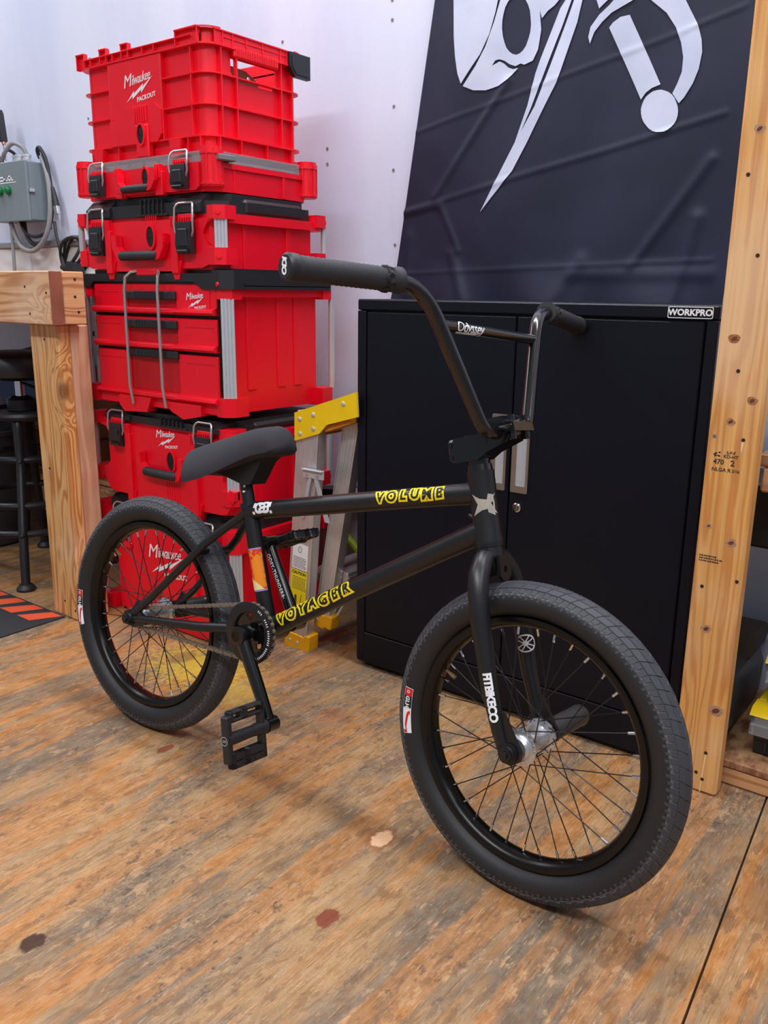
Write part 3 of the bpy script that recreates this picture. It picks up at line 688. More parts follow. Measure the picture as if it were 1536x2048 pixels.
# ---------------------------------------------------------------- drawer unit
z0, z1 = .636, 1.004
L = ((X0+X1)/2, (YF+YB)/2, z0)
dr = empty('drawer_unit', L, 'red three-drawer tool chest with black top and wire bail in the middle of the stack', 'drawer unit')
b = MB(L)
b.prism(chamfer_rect(X0+.040, X1-.030, YF+.014, YB-.03, .02), 2, .644, .955)
b.prism(chamfer_rect(X0+.006, X1-.006, YF+.016, YB, .028), 2, .936, .957)
for s, xx in ((1, X1), (-1, X0)):
    for yy in (YF, YB):
        sy = 1 if yy == YF else -1
        b.prism([(xx-s*.050, yy), (xx-s*.022, yy-sy*.006), (xx+s*.002, yy+sy*.016), (xx+s*.004, yy+sy*.060), (xx-s*.050, yy+sy*.060)], 2, .640, .688)
        b.prism([(xx-s*.046, yy+sy*.004), (xx-s*.022, yy), (xx, yy+sy*.018), (xx, yy+sy*.050), (xx-s*.046, yy+sy*.050)], 2, .930, .956)
for yy in (YF+.09, YF+.20, YB-.14): b.box(X1-.034, X1-.026, yy, yy+.03, .70, .94, .002)
b.box(X0+.045, X1-.045, YF+.004, YF+.03, .640, .668, .003)
b.prism([(X0+.16, .640), (X0+.16, .668), (X0+.30, .668), (X0+.28, .628), (X0+.18, .622)], 1, YF-.010, YF+.02)
b.prism([(X1-.22, .640), (X1-.24, .664), (X1-.10, .664), (X1-.10, .636), (X1-.17, .622)], 1, YF-.010, YF+.02)
b.build('body', RED, dr)
MB(L).box(-2.150, -1.628, YF+.0125, YF+.0155, .664, .968, .001).build('gap_shade_sheet', BLACK, dr)  # black sheet behind the drawers, painted stand-in for shade in their gaps
b = MB(L)
b.prism(chamfer_rect(X0, X1+.006, YF+.004, YB+.004, .03), 2, .962, .992)
b.prism(chamfer_rect(X0+.02, X1-.02, YF+.016, YB-.012, .03), 2, .990, z1)
b.prism([(X0+.002, .992), (X0+.002, .956), (X0+.050, .956), (X0+.064, .972), (X1-.115, .972), (X1-.085, .954), (X1-.020, .954), (X1-.020, .992)], 1, YF-.004, YF+.03)
b.prism(chamfer_rect(X0, X1+.006, YF+.004, YB+.004, .03), 2, .955, .964)
b.prism([(X1-.052, YF), (X1-.018, YF-.008), (X1+.010, YF+.016), (X1+.008, YF+.05), (X1-.05, YF+.05)], 2, .955, .999)
b.build('top', BLK, dr, label='black plastic top')
b = MB(L).cyl((X1-.024, YF-.010, .966), (X1-.022, YF-.004, .966), .0055, 12); b.build('corner_button', RED, dr)
xa, xb = -2.138, -1.640
for (za, zb2, hz, hd) in ((.890, .966, .936, .030), (.799, .881, .862, .022), (.668, .790, .786, .022)):
    b = MB(L)
    xm0, xm1 = -1.995, -1.790
    b.box(xa, xm0, YF+.002, YF+.012, za, zb2, .003); b.box(xm1, xb, YF+.002, YF+.012, za, zb2, .003)
    b.box(xm0-.002, xm1+.002, YF+.0105, YF+.0122, za, zb2, .0005); b.box(xm0-.002, xm1+.002, YF+.002, YF+.012, hz+.008, zb2, .002)
    lip = .018
    b.prism([(YF-.004, za), (YF-.012, za+lip*.35), (YF-.010, za+lip*.7), (YF+.002, za+lip), (YF+.012, za+lip), (YF+.012, za)], 0, xa, xb)
    b.box(xm0, xm1, YF-.011, YF+.012, za+.002, za+lip*.8, .002)
    d = b.build('drawer', RED, dr)
    b = MB(L); b.box(xa+.01, xm0-.03, YF+.0008, YF+.003, zb2-.022, zb2-.0205, .0003); b.box(xm1+.03, xb-.01, YF+.0008, YF+.003, zb2-.022, zb2-.0205, .0003); b.build('seam_line', RED_IN, d)
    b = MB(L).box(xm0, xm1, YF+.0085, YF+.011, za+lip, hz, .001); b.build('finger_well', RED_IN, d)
    b = MB(L); b.box(xm0-.004, xm1+.004, YF-.006, YF+.012, hz-.010, hz+.012, .003)
    for k in range(18): b.box(xm0+.045+k*.0068, xm0+.049+k*.0068, YF-.0085, YF, hz-.009, hz+.011, .001)
    b.build('pull', BLKR, d)
b = MB(L); v, f = shape2d([rrect(-.046, .046, -.028, .026, .006)], .0006); b.add(v, f, FRONT(-1.706, YF+.0012, .926)); e = b.build('badge', RED, dr)
b = MB(L); logo(b, FRONT(-1.712, YF-.0002, .929), .38); b.build('logo', WHITE, e, ang=0, recalc=False, label='white maker lettering over a bolt')
b = MB(L); bl, br_ = -1.966, -1.828
b.tube([(bl, YF-.016, .648), (bl, YF-.024, .70), (bl+.001, YF-.024, .95), (bl+.002, YF-.020, .982), (bl+.012, YF-.008, .996), (bl+.03, YF+.004, .999), (br_-.03, YF+.004, .999), (br_-.012, YF-.008, .996), (br_-.002, YF-.020, .982), (br_-.001, YF-.024, .95), (br_, YF-.024, .70), (br_, YF-.016, .648)], .0042, 10)
bw = b.build('bail', WIRE, dr, label='long steel wire bail')
MB(L).box(-1.938, -1.856, YF-.006, YF+.012, .985, 1.002, .004).build('bail_clip', RED, bw)
corner_bar(dr, L, X1-.012, YF+.012, .686, .932, 1, .034)
for xx, yy in ((X0+.008, YF+.012), (X0+.016, YF+.030)): MB(L).cyl((xx, yy, .686), (xx, yy, .932), .0085 if xx < X0+.01 else .006, 14).build('corner_bar', ALU, dr)
for xx, yy in ((X1-.006, YB-.010), (X0+.008, YB-.012)): MB(L).cyl((xx, yy, .686), (xx, yy, .932), .0085, 14).build('corner_bar', ALU, dr)

# ---------------------------------------------------------------- rolling box at the bottom
z0, z1, zs = 0.0, .366, .322
L = ((X0+X1)/2, (YF+YB)/2, 0)
rb = empty('rolling_tool_box', L, 'tall red rolling tool box on the floor at the bottom of the stack', 'tool box')
b = MB(L)
b.prism(chamfer_rect(X0+.040, X1-.024, YF+.014, YB-.02, .03), 2, .012, zs)
b.prism(chamfer_rect(X0+.004, X1-.004, YF+.010, YB, .028), 2, zs-.022, zs)
for s, xx in ((1, X1), (-1, X0)):
    for yy in (YF, YB):
        sy = 1 if yy == YF else -1
        for za, zb2 in ((.278, zs+.016), (.001, .046)):
            b.prism([(xx-s*.050, yy), (xx-s*.022, yy-sy*.006), (xx+s*.002, yy+sy*.016), (xx+s*.002, yy+sy*.055), (xx-s*.050, yy+sy*.055)], 2, za, zb2)
b.prism([(-2.10, zs), (-2.10, .03), (-2.07, .005), (-1.72, .005), (-1.68, .03), (-1.68, zs)], 1, YF+.002, YF+.02)
b.prism([(-2.02, zs-.03), (-2.02, .12), (-1.99, .10), (-1.78, .10), (-1.75, .12), (-1.75, zs-.03)], 1, YF-.008, YF+.01)
b.box(-2.085, -2.03, YF-.010, YF+.01, .215, .235, .004)
for yy in (YF+.11, YB-.14): b.box(X1-.026, X1-.018, yy, yy+.03, .02, zs-.02, .002)
b.build('body', RED, rb)
b = MB(L); b.prism(chamfer_rect(X0+.022, X1-.022, YF+.002, YB-.006, .05), 2, zs, zs+.030); b.prism(chamfer_rect(X0+.040, X1-.034, YF+.020, YB-.02, .05), 2, zs+.028, z1)
b.build('lid', BLK, rb, label='black plastic lid')
for xx in (-2.062, -1.700): latch(rb, L, xx, YF, .348, .255, .07)
corner_bar(rb, L, X1-.012, YF+.012, .044, .280, 1, .034)
for xx, yy in ((X0+.008, YF+.010), (X1-.006, YB-.010), (X0+.008, YB-.012)): MB(L).cyl((xx, yy, .044), (xx, yy, .280), .0085, 14).build('corner_bar', ALU, rb)
b = MB(L); logo(b, FRONT(-1.872, YF-.0092, .215), .86); b.build('logo', WHITE, rb, ang=0, recalc=False, label='large white maker lettering over a bolt')
for xx in (X0+.03, X1-.07): MB(L).cyl((xx, YB+.005, .05), (xx+.04, YB+.005, .05), .05, 24).build('wheel', BLK, rb)
# ================================================================ BICYCLE  (x forward, y left, z up; origin on the floor under the rear axle)
bike = empty('bmx_bike', (-1.4735, 1.073, 0), 'black bmx bicycle with yellow graffiti lettering leaning on the black cabinet', 'bicycle')
bike.rotation_euler = (-.1352, 0, .023)
bike.rotation_mode = 'XYZ'
R, WB, BBZ = .260, .9203, .3087
V = Vector
fa = V((WB, 0, R)); HA = 1.3172
kax = V((-cos(HA), 0, sin(HA))); nax = V((sin(HA), 0, cos(HA)))
apt = fa-nax*.0336
ax = lambda t, fwd=0, y=0: apt+kax*t+nax*fwd+V((0, y, 0))
S = Matrix.Translation(apt) @ Matrix.Rotation(-.0787, 4, kax) @ Matrix.Translation(-apt)
def steer(o, at=None):
    M = S if at is None else S @ Matrix.Translation(at)
    o.location = M.to_translation(); o.rotation_euler = M.to_euler('XYZ'); return o
BB = V((.343, 0, BBZ)); SJ = V((.2700, 0, .533)); stdir = (SJ-BB).normalized()
TTf = ax(.405); DTf = ax(.345)

# frame ------------------------------------------------------------
b = MB()
b.tube([BB, SJ+stdir*.010], .0162, 20)
b.tube([SJ, TTf], .0180, 20)
b.tube([TTf+(SJ-TTf).normalized()*.075, TTf], [.0182, .0192], 20)
b.tube([BB, DTf], .0192, 20)
b.tube([DTf+(BB-DTf).normalized()*.08, DTf], [.0194, .0205], 20)
b.cyl((BB.x, -.036, BB.z), (BB.x, .036, BB.z), .0255, 24)
b.tube([ax(.322), ax(.328), ax(.340), ax(.43), ax(.441)], [.0245, .0245, .0222, .0222, .0225], 24)
b.tube([ax(.355, .0), ax(.372, -.03)], [.006, .004], 8)
for s in (-1, 1):
    b.tube([BB+V((-.010, s*.022, .002)), BB+V((-.045, s*.040, -.004)), V((.20, s*.050, .286)), V((.03, s*.060, .264)), V((0, s*.062, R))], [.0105, .0108, .0100, .0085, .0075], 14)
    b.tube([SJ+V((0, s*.008, -.003)), SJ+V((-.040, s*.026, -.040)), SJ+V((-.075, s*.044, -.075)), V((.06, s*.060, .318)), V((.006, s*.062, R+.008))], [.0085, .0085, .0085, .0080, .0072], 14)
    v, f = shape2d([[(x, z) for x, z in ((-.020, -.012), (.010, -.018), (.050, -.004), (.052, .008), (.030, .020), (.030, .040), (.020, .045), (.004, .022), (-.022, .010))]], .003)
    b.add(v, f, FRONT(0, s*.0615, R))
b.tube([V((.175, -.052, .435)), V((.175, .052, .435))], .0065, 10); b.tube([V((.262, -.046, .298)), V((.262, .046, .298))], .006, 10)
fr = b.build('frame', MATTE, bike, label='matte black steel frame')
def on_tube(A, B_, r, s0, th0, size, txt=None, polys=None, bold=0, shear=0, lift=.0003, space=1, rot=0, b=None, flip=False):
    """lettering wrapped round a tube: s along A>B_, th = angle up from the tube's right flank"""
    A, B_ = V(A), V(B_); d = (B_-A).normalized(); n = V((0, -1, 0))
    if abs(d.y) > .8: n = V((1, 0, 0))
    n = (n-d*n.dot(d)).normalized(); up = n.cross(d)
    if txt is not None: v, f = text2d(txt, size, 0, shear, bold, space=space)
    else: v, f = shape2d(polys)
    if rot:
        Mr = Matrix.Rotation(rot, 3, 'Z'); v = [Mr @ V(p) for p in v]
    v, f = cut(v, f, 1, r*.3)
    O = A+d*s0; out = []
    for p in v:
        t_ = th0+p[1]/r; out.append(O+d*p[0]+(n*cos(t_)+up*sin(t_))*(r+lift))
    return b.add(out, f)
def graffiti(A, B_, r, s0, th0, word, size, parent, wd):
    y = MB(); k = MB(); rnd = random.Random(3)
    x = s0-wd/2; st = wd/len(word)
    for i, ch in enumerate(word):
        sc_ = size*(1+rnd.uniform(-.05, .05)); q = th0+rnd.uniform(-.12, .12); ro = rnd.uniform(-.08, .08)
        on_tube(A, B_, r, x+st*(i+.5), q, sc_, ch, bold=size*.17, lift=.0003, rot=ro, b=y)
        on_tube(A, B_, r, x+st*(i+.5), q, sc_, ch, bold=size*.028, lift=.0006, rot=ro, b=k)
    for i in range(len(word)):
        xx = x+wd*rnd.random(); a = .9*size*rnd.uniform(.2, .5); h = size*.02
        on_tube(A, B_, r, xx, th0+rnd.uniform(-.45, .5), 1, polys=[[(-a*.5, -h), (a*.5, 0), (-a*.5, h)]], lift=.0009, b=y)
    d = y.build('lettering_outline', YEL, parent, recalc=False, ang=0, label='yellow graffiti lettering'); k.build('lettering', BLACK, d, recalc=False, ang=0)
graffiti(SJ, TTf, .0182, .393, .30, 'VOLUME', .0255, fr, .146)
graffiti(BB, DTf, .0195, .142, .25, 'VOYAGER', .0285, fr, .205)
b = MB()
for px, w_ in ((-.020, .0030), (.021, .0030)): on_tube(SJ, TTf, .0182, .048+px, .15, 1, polys=[rrect(-w_, w_, .002, .013, .001)], b=b); on_tube(SJ, TTf, .0182, .048+px*1.1, .15, 1, polys=[rrect(-w_, w_, -.011, -.005, .001)], b=b)
on_tube(SJ, TTf, .0182, .040, .22, 1, polys=[rrect(-.010, .012, -.011, .013, .008), rrect(-.005, .018, -.005, .007, .004)], b=b)
on_tube(SJ, TTf, .0182, .058, .22, 1, polys=[rrect(-.012, .010, -.011, .013, .008), rrect(-.018, .004, -.005, .000, .002), rrect(-.018, .004, .003, .008, .002)], lift=.0005, b=b)
b.build('sticker', WHITE, fr, recalc=False, ang=0, label='white initials sticker on the top tube')
# head tube sticker
b = MB(); on_tube(ax(.325), ax(.44), .0224, .062, -.55, 1, polys=[[(-.020, -.016), (-.006, -.006), (.008, -.009), (.022, -.018), (.012, 0), (.022, .018), (.006, .010), (-.006, .008), (-.022, .018), (-.010, 0)]], b=b, rot=PI/2)
on_tube(ax(.325), ax(.44), .0224, .060, -1.0, 1, polys=[[(-.018, -.006), (-.012, .006), (.004, .008), (.018, .004), (.016, -.005), (.002, -.007)], [(-.010, -.003), (-.006, .003), (.004, .004), (.010, .001), (.002, -.004)]], b=b, rot=0)
b.build('sticker', plain('foil_sticker', (206, 198, 184), .3, .5, var=.3), fr, recalc=False, ang=0, label='silver star shaped sticker on the head tube')
# seat tube sticker: flat orange shape on red, white at the foot
s0, s1 = .078, .158
def band(a0, a1, c, name, lift=.0004, th=(-1.35, 1.35)):
    bb = MB(); n = V((0, -1, 0)); up = V((1, 0, 0)); up = (up-stdir*up.dot(stdir)).normalized()
    bb.grid(lambda u, w_: BB+stdir*(a0+(a1-a0)*u)+(n*cos(th[0]+(th[1]-th[0])*w_)+up*sin(th[0]+(th[1]-th[0])*w_))*(.0163+lift), 1, 14)
    return bb, c, name
redm = NT('speckled_red_print'); redm.set(Base_Color=redm.mix(redm.ramp(redm.noise(redm.pos(), 160, 3), .5, .62), srgb(226, 58, 22), srgb(248, 150, 40)), Roughness=.4)
st = None
for a0, a1, c, lf in ((s0-.003, s1+.003, plain('lilac_print', (170, 140, 214), .5), .0003), (s0, s1, redm.m, .0005)):
    bb, c, nm_ = band(a0, a1, c, '', lf); o_ = bb.build('sticker' if st is None else 'print', c, fr if st is None else st, recalc=False, ang=0, label='red and orange picture sticker on the seat tube' if st is None else None)
    if st is None: st = o_
b = MB()
n_ = V((0, -1, 0)); up_ = V((1, 0, 0)); up_ = (up_-stdir*up_.dot(stdir)).normalized()
def on_seat(polys, lift, b):
    v, f = shape2d(polys); v, f = cut(v, f, 0, .004)
    b.add([BB+stdir*p[1]+(n_*cos(p[0]/.0163)+up_*sin(p[0]/.0163))*(.0163+lift) for p in v], f)
on_seat([[(-.004, s0+.004), (.020, s0+.004), (.020, s0+.064), (.012, s0+.070), (.004, s0+.066), (-.004, s0+.052), (-.002, s0+.030)]], .0008, b); b.build('print', plain('orange_print', (244, 142, 24), .45), st, recalc=False, ang=0)
b = MB(); on_seat([[(-.018, s0), (.016, s0), (.006, s0+.012), (-.008, s0+.024), (-.016, s0+.028)]], .0010, b); b.build('print', plain('cream_print', (244, 222, 160), .45), st, recalc=False, ang=0)

# headset, stem, fork -------------------------------------------------
def ring_on_axis(b, t0, t1, r0, r1=None): b.tube([ax(t0), ax(t1)], [r0, r1 or r0], 24)
b = MB(); ring_on_axis(b, .441, .452, .0205, .0190); ring_on_axis(b, .452, .466, .0165); ring_on_axis(b, .457, .460, .0172)
steer(b.build('headset', GLOSS, bike))
b = MB()
ct = .494; cf = .0545            # bar clamp: along the axis and ahead of it
b.tube([ax(.462), ax(.500)], .0205, 24)
MA = Matrix.Translation(apt) @ Matrix(((nax.x, 0, kax.x, 0), (0, 1, 0, 0), (nax.z, 0, kax.z, 0), (0, 0, 0, 1)))     # x = ahead of the axis, y = left, z = along the axis
b.prism([(-.034, .462), (-.030, .458), (.012, .458), (.030, .468), (cf+.016, ct-.014), (cf+.024, ct-.004), (cf+.024, ct+.002), (cf-.024, ct+.004), (-.028, ct+.004), (-.034, ct-.002)], 1, -.024, .024, M=MA)
b.cyl((cf, -.029, ct+.002), (cf, .029, ct+.002), .0185, 24, M=MA)
st_ = steer(b.build('stem', GLOSS, bike, label='gloss black stem'))
b = MB()
b.box(cf-.030, cf+.034, -.030, .030, ct+.004, ct+.014, .004, MA); b.prism([(cf-.034, ct-.0), (cf+.036, ct-.0), (cf+.034, ct+.014), (cf+.016, ct+.026), (cf-.014, ct+.026), (cf-.032, ct+.014)], 1, -.029, .029, M=MA)
steer0 = b.build('top_cap', GLOSS, st_)
b = MB()
for sx in (-.024, .026):
    for sy in (-.020, .020): MB().cyl((cf+sx, sy, ct-.012), (cf+sx, sy, ct+.026), .0058, 12, M=MA).build('bolt', GLOSS, st_)
for sz in (.468, .488): MB().cyl((-.0375, -.0255, sz), (-.0375, -.010, sz), .0042, 10, M=MA).build('bolt', GLOSS, st_)
b = MB()
b.box(-.044, -.030, -.0235, -.003, .459, ct+.003, .004, MA); b.box(-.044, -.030, .003, .0235, .459, ct+.003, .004, MA)
b.build('clamp_ear', GLOSS, st_)
b = MB()
b.tube([ax(.300), ax(.320)], [.0235, .0215], 24)
b.tube([ax(.318), ax(.324)], .024, 24)
fk = {}
for s in (-1, 1):
    b.tube([ax(.304, 0, s*.006), ax(.296, .002, s*.026), ax(.276, .004, s*.045), ax(.245, .006, s*.056), ax(.205, .007, s*.060), ax(.10, .010, s*.061), ax(.030, .018, s*.061), ax(.012, .022, s*.061)],
           [.0165, .0172, .0172, .0168, .0162, .0135, .0112, .0095], 18)
    v, f = shape2d([[(-.020, -.004), (-.016, -.016), (0, -.021), (.016, -.014), (.021, 0), (.014, .017), (-.002, .060), (-.022, .066), (-.032, .05), (-.026, .02)]], .0033)
    b.add(v, f, MA @ Matrix.Translation((.0336, s*.059, 0)) @ Matrix.Rotation(PI/2, 4, 'X'))
b.tube([ax(.285, -.0, -.02), ax(.285, .0, .02)], .017, 16)
v, f = shape2d([[(-.014, .020), (.014, .020), (.016, -.014), (.008, -.022), (-.008, -.022), (-.016, -.014)], ellipse(0, -.004, .0055, .0055, 14)], .003); b.add(v, f, MA @ Matrix.Translation((.023, 0, .283)) @ Matrix.Rotation(PI/2, 4, 'Z') @ Matrix.Rotation(PI/2, 4, 'X'))
fork = steer(b.build('fork', MATTE, bike, label='matte black fork'))
b = MB(); on_tube(ax(.205, .007, -.060), ax(.045, .016, -.061), .0143, .118, .30, .0185, 'FITBIKECO', bold=.0009, b=b, space=.84, flip=False); b.build('lettering', WHITE, fork, recalc=False, ang=0, label='white block lettering on the right fork leg')
b = MB()
eml = [[(.015*cos(a), .020*sin(a)) for a in [2*PI*i/28 for i in range(28)]], [(.0125*cos(a), .0170*sin(a)) for a in [2*PI*i/28 for i in range(28)]]]
on_tube(ax(.205, .007, .060), ax(.045, .016, .061), .0150, .056, .5, 1, polys=eml, b=b)
for a in range(4):
    c_, s_ = cos(a*PI/2+PI/4), sin(a*PI/2+PI/4)
    on_tube(ax(.205, .007, .060), ax(.045, .016, .061), .0150, .056, .5, 1, polys=[[(.004*c_-.003*s_, .004*s_+.003*c_), (.013*c_-.005*s_, .016*s_+.005*c_), (.013*c_-.003*s_, .016*s_+.003*c_), (.004*c_-.001*s_, .004*s_+.001*c_)], [(.004*c_+.003*s_, .004*s_-.003*c_), (.013*c_+.005*s_, .016*s_-.005*c_), (.013*c_+.003*s_, .016*s_-.003*c_), (.004*c_+.001*s_, .004*s_-.001*c_)]], b=b)
on_tube(ax(.205, .007, .060), ax(.045, .016, .061), .0150, .056, .5, 1, polys=[ellipse(0, 0, .0045, .0055, 12)], b=b)
b.build('emblem', WHITE, fork, recalc=False, ang=0, label='white round emblem on the left fork leg')

# handlebar ------------------------------------------------------------
P = lambda x, y, z: V((WB+x, y, z))
def bez(pts, n=6, rr=.5):
    """round the inner corners of a polyline"""
    out = [V(pts[0])]
    for i in range(1, len(pts)-1):
        a, c, d = V(pts[i-1]), V(pts[i]), V(pts[i+1])
        q_ = (rr[i] if isinstance(rr, dict) and i in rr else .055); k1 = min(q_, (a-c).length*.45); k2 = min(q_, (d-c).length*.45)
        p, q = c+(a-c).normalized()*k1, c+(d-c).normalized()*k2
        for j in range(n+1):
            t_ = j/n; out.append(p*(1-t_)**2+c*2*t_*(1-t_)+q*t_*t_)
    out.append(V(pts[-1])); return out
CL = apt+nax*cf+kax*ct
gi, go, cb = (-.1742, .2096, .9533), (-.2053, .3902, .9462), (-.1382, .129, .8995)
b = MB()
side = {}
for s in (-1, 1):
    g_in, g_out = P(gi[0], s*gi[1], gi[2]), P(go[0], s*go[1], go[2])
    knee = g_in+(g_in-g_out).normalized()*.045
    foot = CL+V((0, s*.052, .004)); side[s] = (g_in, g_out, knee, foot)
pth = []
L_, R_ = side[1], side[-1]
pth = bez([R_[1], R_[2], R_[3]+V((0, -.012, .002)), CL+V((0, -.02, 0)), CL+V((0, .02, 0)), L_[3]+V((0, .012, .002)), L_[2], L_[1]], 7, {2: .022, 3: .02, 4: .02, 5: .022})
b.tube(pth, .0113, 18)
cr = [P(cb[0], -cb[1], cb[2]), P(cb[0], cb[1], cb[2])]
for s in (0, 1):                     # crossbar meets the uprights
    sd = (-1, 1)[s]; a_, k_ = side[sd][3], side[sd][2]; t_ = (cr[s].z-a_.z)/(k_.z-a_.z); cr[s] = a_+(k_-a_)*t_
b.tube(cr, .0085, 14)
bar = steer(b.build('handlebar', GLOSS, bike, label='gloss black handlebar with crossbar'))
b = MB(); on_tube(cr[0], cr[1], .0086, .066, .15, .0225, 'Odyssey', bold=.0003, shear=.2, b=b, lift=.0008, space=.92); on_tube(cr[0], cr[1], .0086, .066, -.75, 1, polys=[[(-.034, -.001), (.02, .001), (.030, .004), (.018, -.003), (-.030, -.005)]], b=b, lift=.0008)
b.build('lettering', WHITE, bar, recalc=False, ang=0, label='white script lettering on the crossbar')
for s in (-1, 1):
    g_in, g_out = side[s][0], side[s][1]; d = (g_out-g_in).normalized(); Lg = (g_out-g_in).length
    b = MB(); n = 44
    pa = [g_in+d*(Lg*i/n) for i in range(n+1)]
    rr = [(.0190 if i < 2 else .0172 if i < 7 else (.0158 if i % 2 else .0168)) for i in range(n+1)]; rr[-1] = .0172; rr[-2] = .0178; rr[-3] = .0178
    b.tube(pa, rr, 24)
    for i in range(10):             # raised curl pattern near the flange
        a = i*.63
        u = d.cross(V((0, 0, 1))).normalized(); w_ = d.cross(u)
        for q in (.004, .0065):
            c_ = g_in+d*(.024+.004*(i % 2))+(u*cos(a)+w_*sin(a))*.0172
            t1, t2 = d, (u*-sin(a)+w_*cos(a))
            b.tube([c_+t1*q*cos(2*PI*j/8)*1.0+t2*q*sin(2*PI*j/8) for j in range(8)], .0008, 5, closed=True)
    gr = b.build('grip', BLKR, bar, ang=60)
    b = MB(); b.tube([g_out-d*.004, g_out+d*.006, g_out+d*.009], [.0182, .0182, .0150], 24); b.build('end_plug', BLK, gr)
    if s < 0:
        v, f = text2d('ODI', .0135, .0002, shear=.2, bold=.0006, space=.85)
        zq = d; xq = (V((0, 0, 1))-zq*zq.z).normalized(); yq = zq.cross(xq)
        Mt = Matrix(((xq.x, yq.x, zq.x, 0), (xq.y, yq.y, zq.y, 0), (xq.z, yq.z, zq.z, 0), (0, 0, 0, 1)))
        MB().add(v, f, Matrix.Translation(g_out+d*.0093) @ Mt @ Matrix.Rotation(PI, 4, 'Z') @ Matrix.Rotation(PI, 4, 'Z') ).build('lettering', WHITE, gr, label='white lettering on the grip end')

# wheels -----------------------------------------------------------------
TR, tr = .2298, .0302
def tyre_pt(a, q, r): return ((TR+r*cos(q))*cos(a), r*sin(q), (TR+r*cos(q))*sin(a))
def make_tyre():
    b = MB(); n = 96
    prof = [(.0285, 0), (.0285, .5), (.0285, .95), (.0294, 1.2), (.0298, 1.6), (.0295, 2.0), (.0280, 2.35), (.0272, 2.55), (.0285, 2.78)]
    qs = [(r_, -q) for r_, q in prof[::-1]]+prof[1:]
    vs = []; k = len(qs)
    for i in range(n):
        for r_, q in qs: vs.append(tyre_pt(2*PI*i/n, q, r_))
    for j in range(k-1):
        b.cur = 1 if max(abs(qs[j][1]), abs(qs[j+1][1])) < 1.25 else 0
        b.f += [[i*k+j, i*k+j+1, ((i+1) % n)*k+j+1, ((i+1) % n)*k+j] for i in range(n)]; b.mi += [b.cur]*n
    b.v += [tuple(p) for p in vs]
    tb = MB(); rnd = random.Random(5)
    def block(a0, a1, q0, q1, sk, h0=.0277, h1=.0302, e=.10):
        q0 *= 1.22; q1 *= 1.22
        """tread block between two angles; sk slants it"""
        c = [(a0, q0), (a1, q0), (a1+sk, q1), (a0+sk, q1)]
        am, qm = sum(x for x, _ in c)/4, sum(x for _, x in c)/4
        lo = [tyre_pt(a, q, h0) for a, q in c]; hi = [tyre_pt(a+(am-a)*e*.8, q+(qm-q)*e, h1) for a, q in c]
        tb.cur = 0; tb.add(lo+hi, [[4, 5, 6, 7]]); tb.cur = 1; tb.add(lo+hi, [[i, (i+1) % 4, 4+(i+1) % 4, 4+i] for i in range(4)])
    N = 72; da = 2*PI/N
    for i in range(N):
        a = i*da; g = da*.035
        for sd in (-1, 1):
            o_ = (da*.5 if sd > 0 else 0)
            block(a+o_+g, a+o_+da-g, sd*.03, sd*.30, da*.25, e=.05)
            block(a+o_+da*.25+g, a+o_+da*1.25-g, sd*.33, sd*.62, da*.30, e=.06)
            block(a+o_+da*.55+g, a+o_+da*1.05-g, sd*.65, sd*.98, da*.12, h1=.0300, e=.07)
            block(a+o_+da*1.05+g, a+o_+da*1.55-g, sd*.65, sd*.88, da*.12, h1=.0300, e=.07)
            block(a+o_+da*.70+g*2, a+o_+da*.98, sd*1.0, sd*1.16, da*.05, h1=.0297, e=.12)
            block(a+o_+da*1.2+g*2, a+o_+da*1.48, sd*.92, sd*1.10, da*.05, h1=.0297, e=.12)
    return b, tb
tyb, trb = make_tyre()
def make_rim():
    b = MB()
    prof = [(.2045, -.0165), (.2045, -.0185), (.2000, -.0190), (.1960, -.0185), (.1900, -.0130), (.1875, -.0060), (.1868, 0), (.1875, .0060), (.1900, .0130), (.1960, .0185), (.2000, .0190), (.2045, .0185), (.2045, .0165), (.1985, .015), (.1975, 0), (.1985, -.015)]
    b.lathe(prof, 1, 96, closed=True); return b
rimb = make_rim()
def spoke_mesh(yf_, rf, lead):
    ph = 0; off = lead*math.radians(60)
    p0 = V((rf, yf_, 0)); a = off; p1 = V((.1875*cos(a), 0, .1875*sin(a)))
    d = (p1-p0).normalized()
    b = MB(); b.tube([p0-V((0, .004 if yf_ > 0 else -.004, 0)), p0+V((0, .002*(1 if yf_ > 0 else -1)*lead, 0))+d*.003, p1], .00098, 6)
    b.cur = 1; b.tube([p1-d*.014, p1-d*.002], .0021, 8); return b
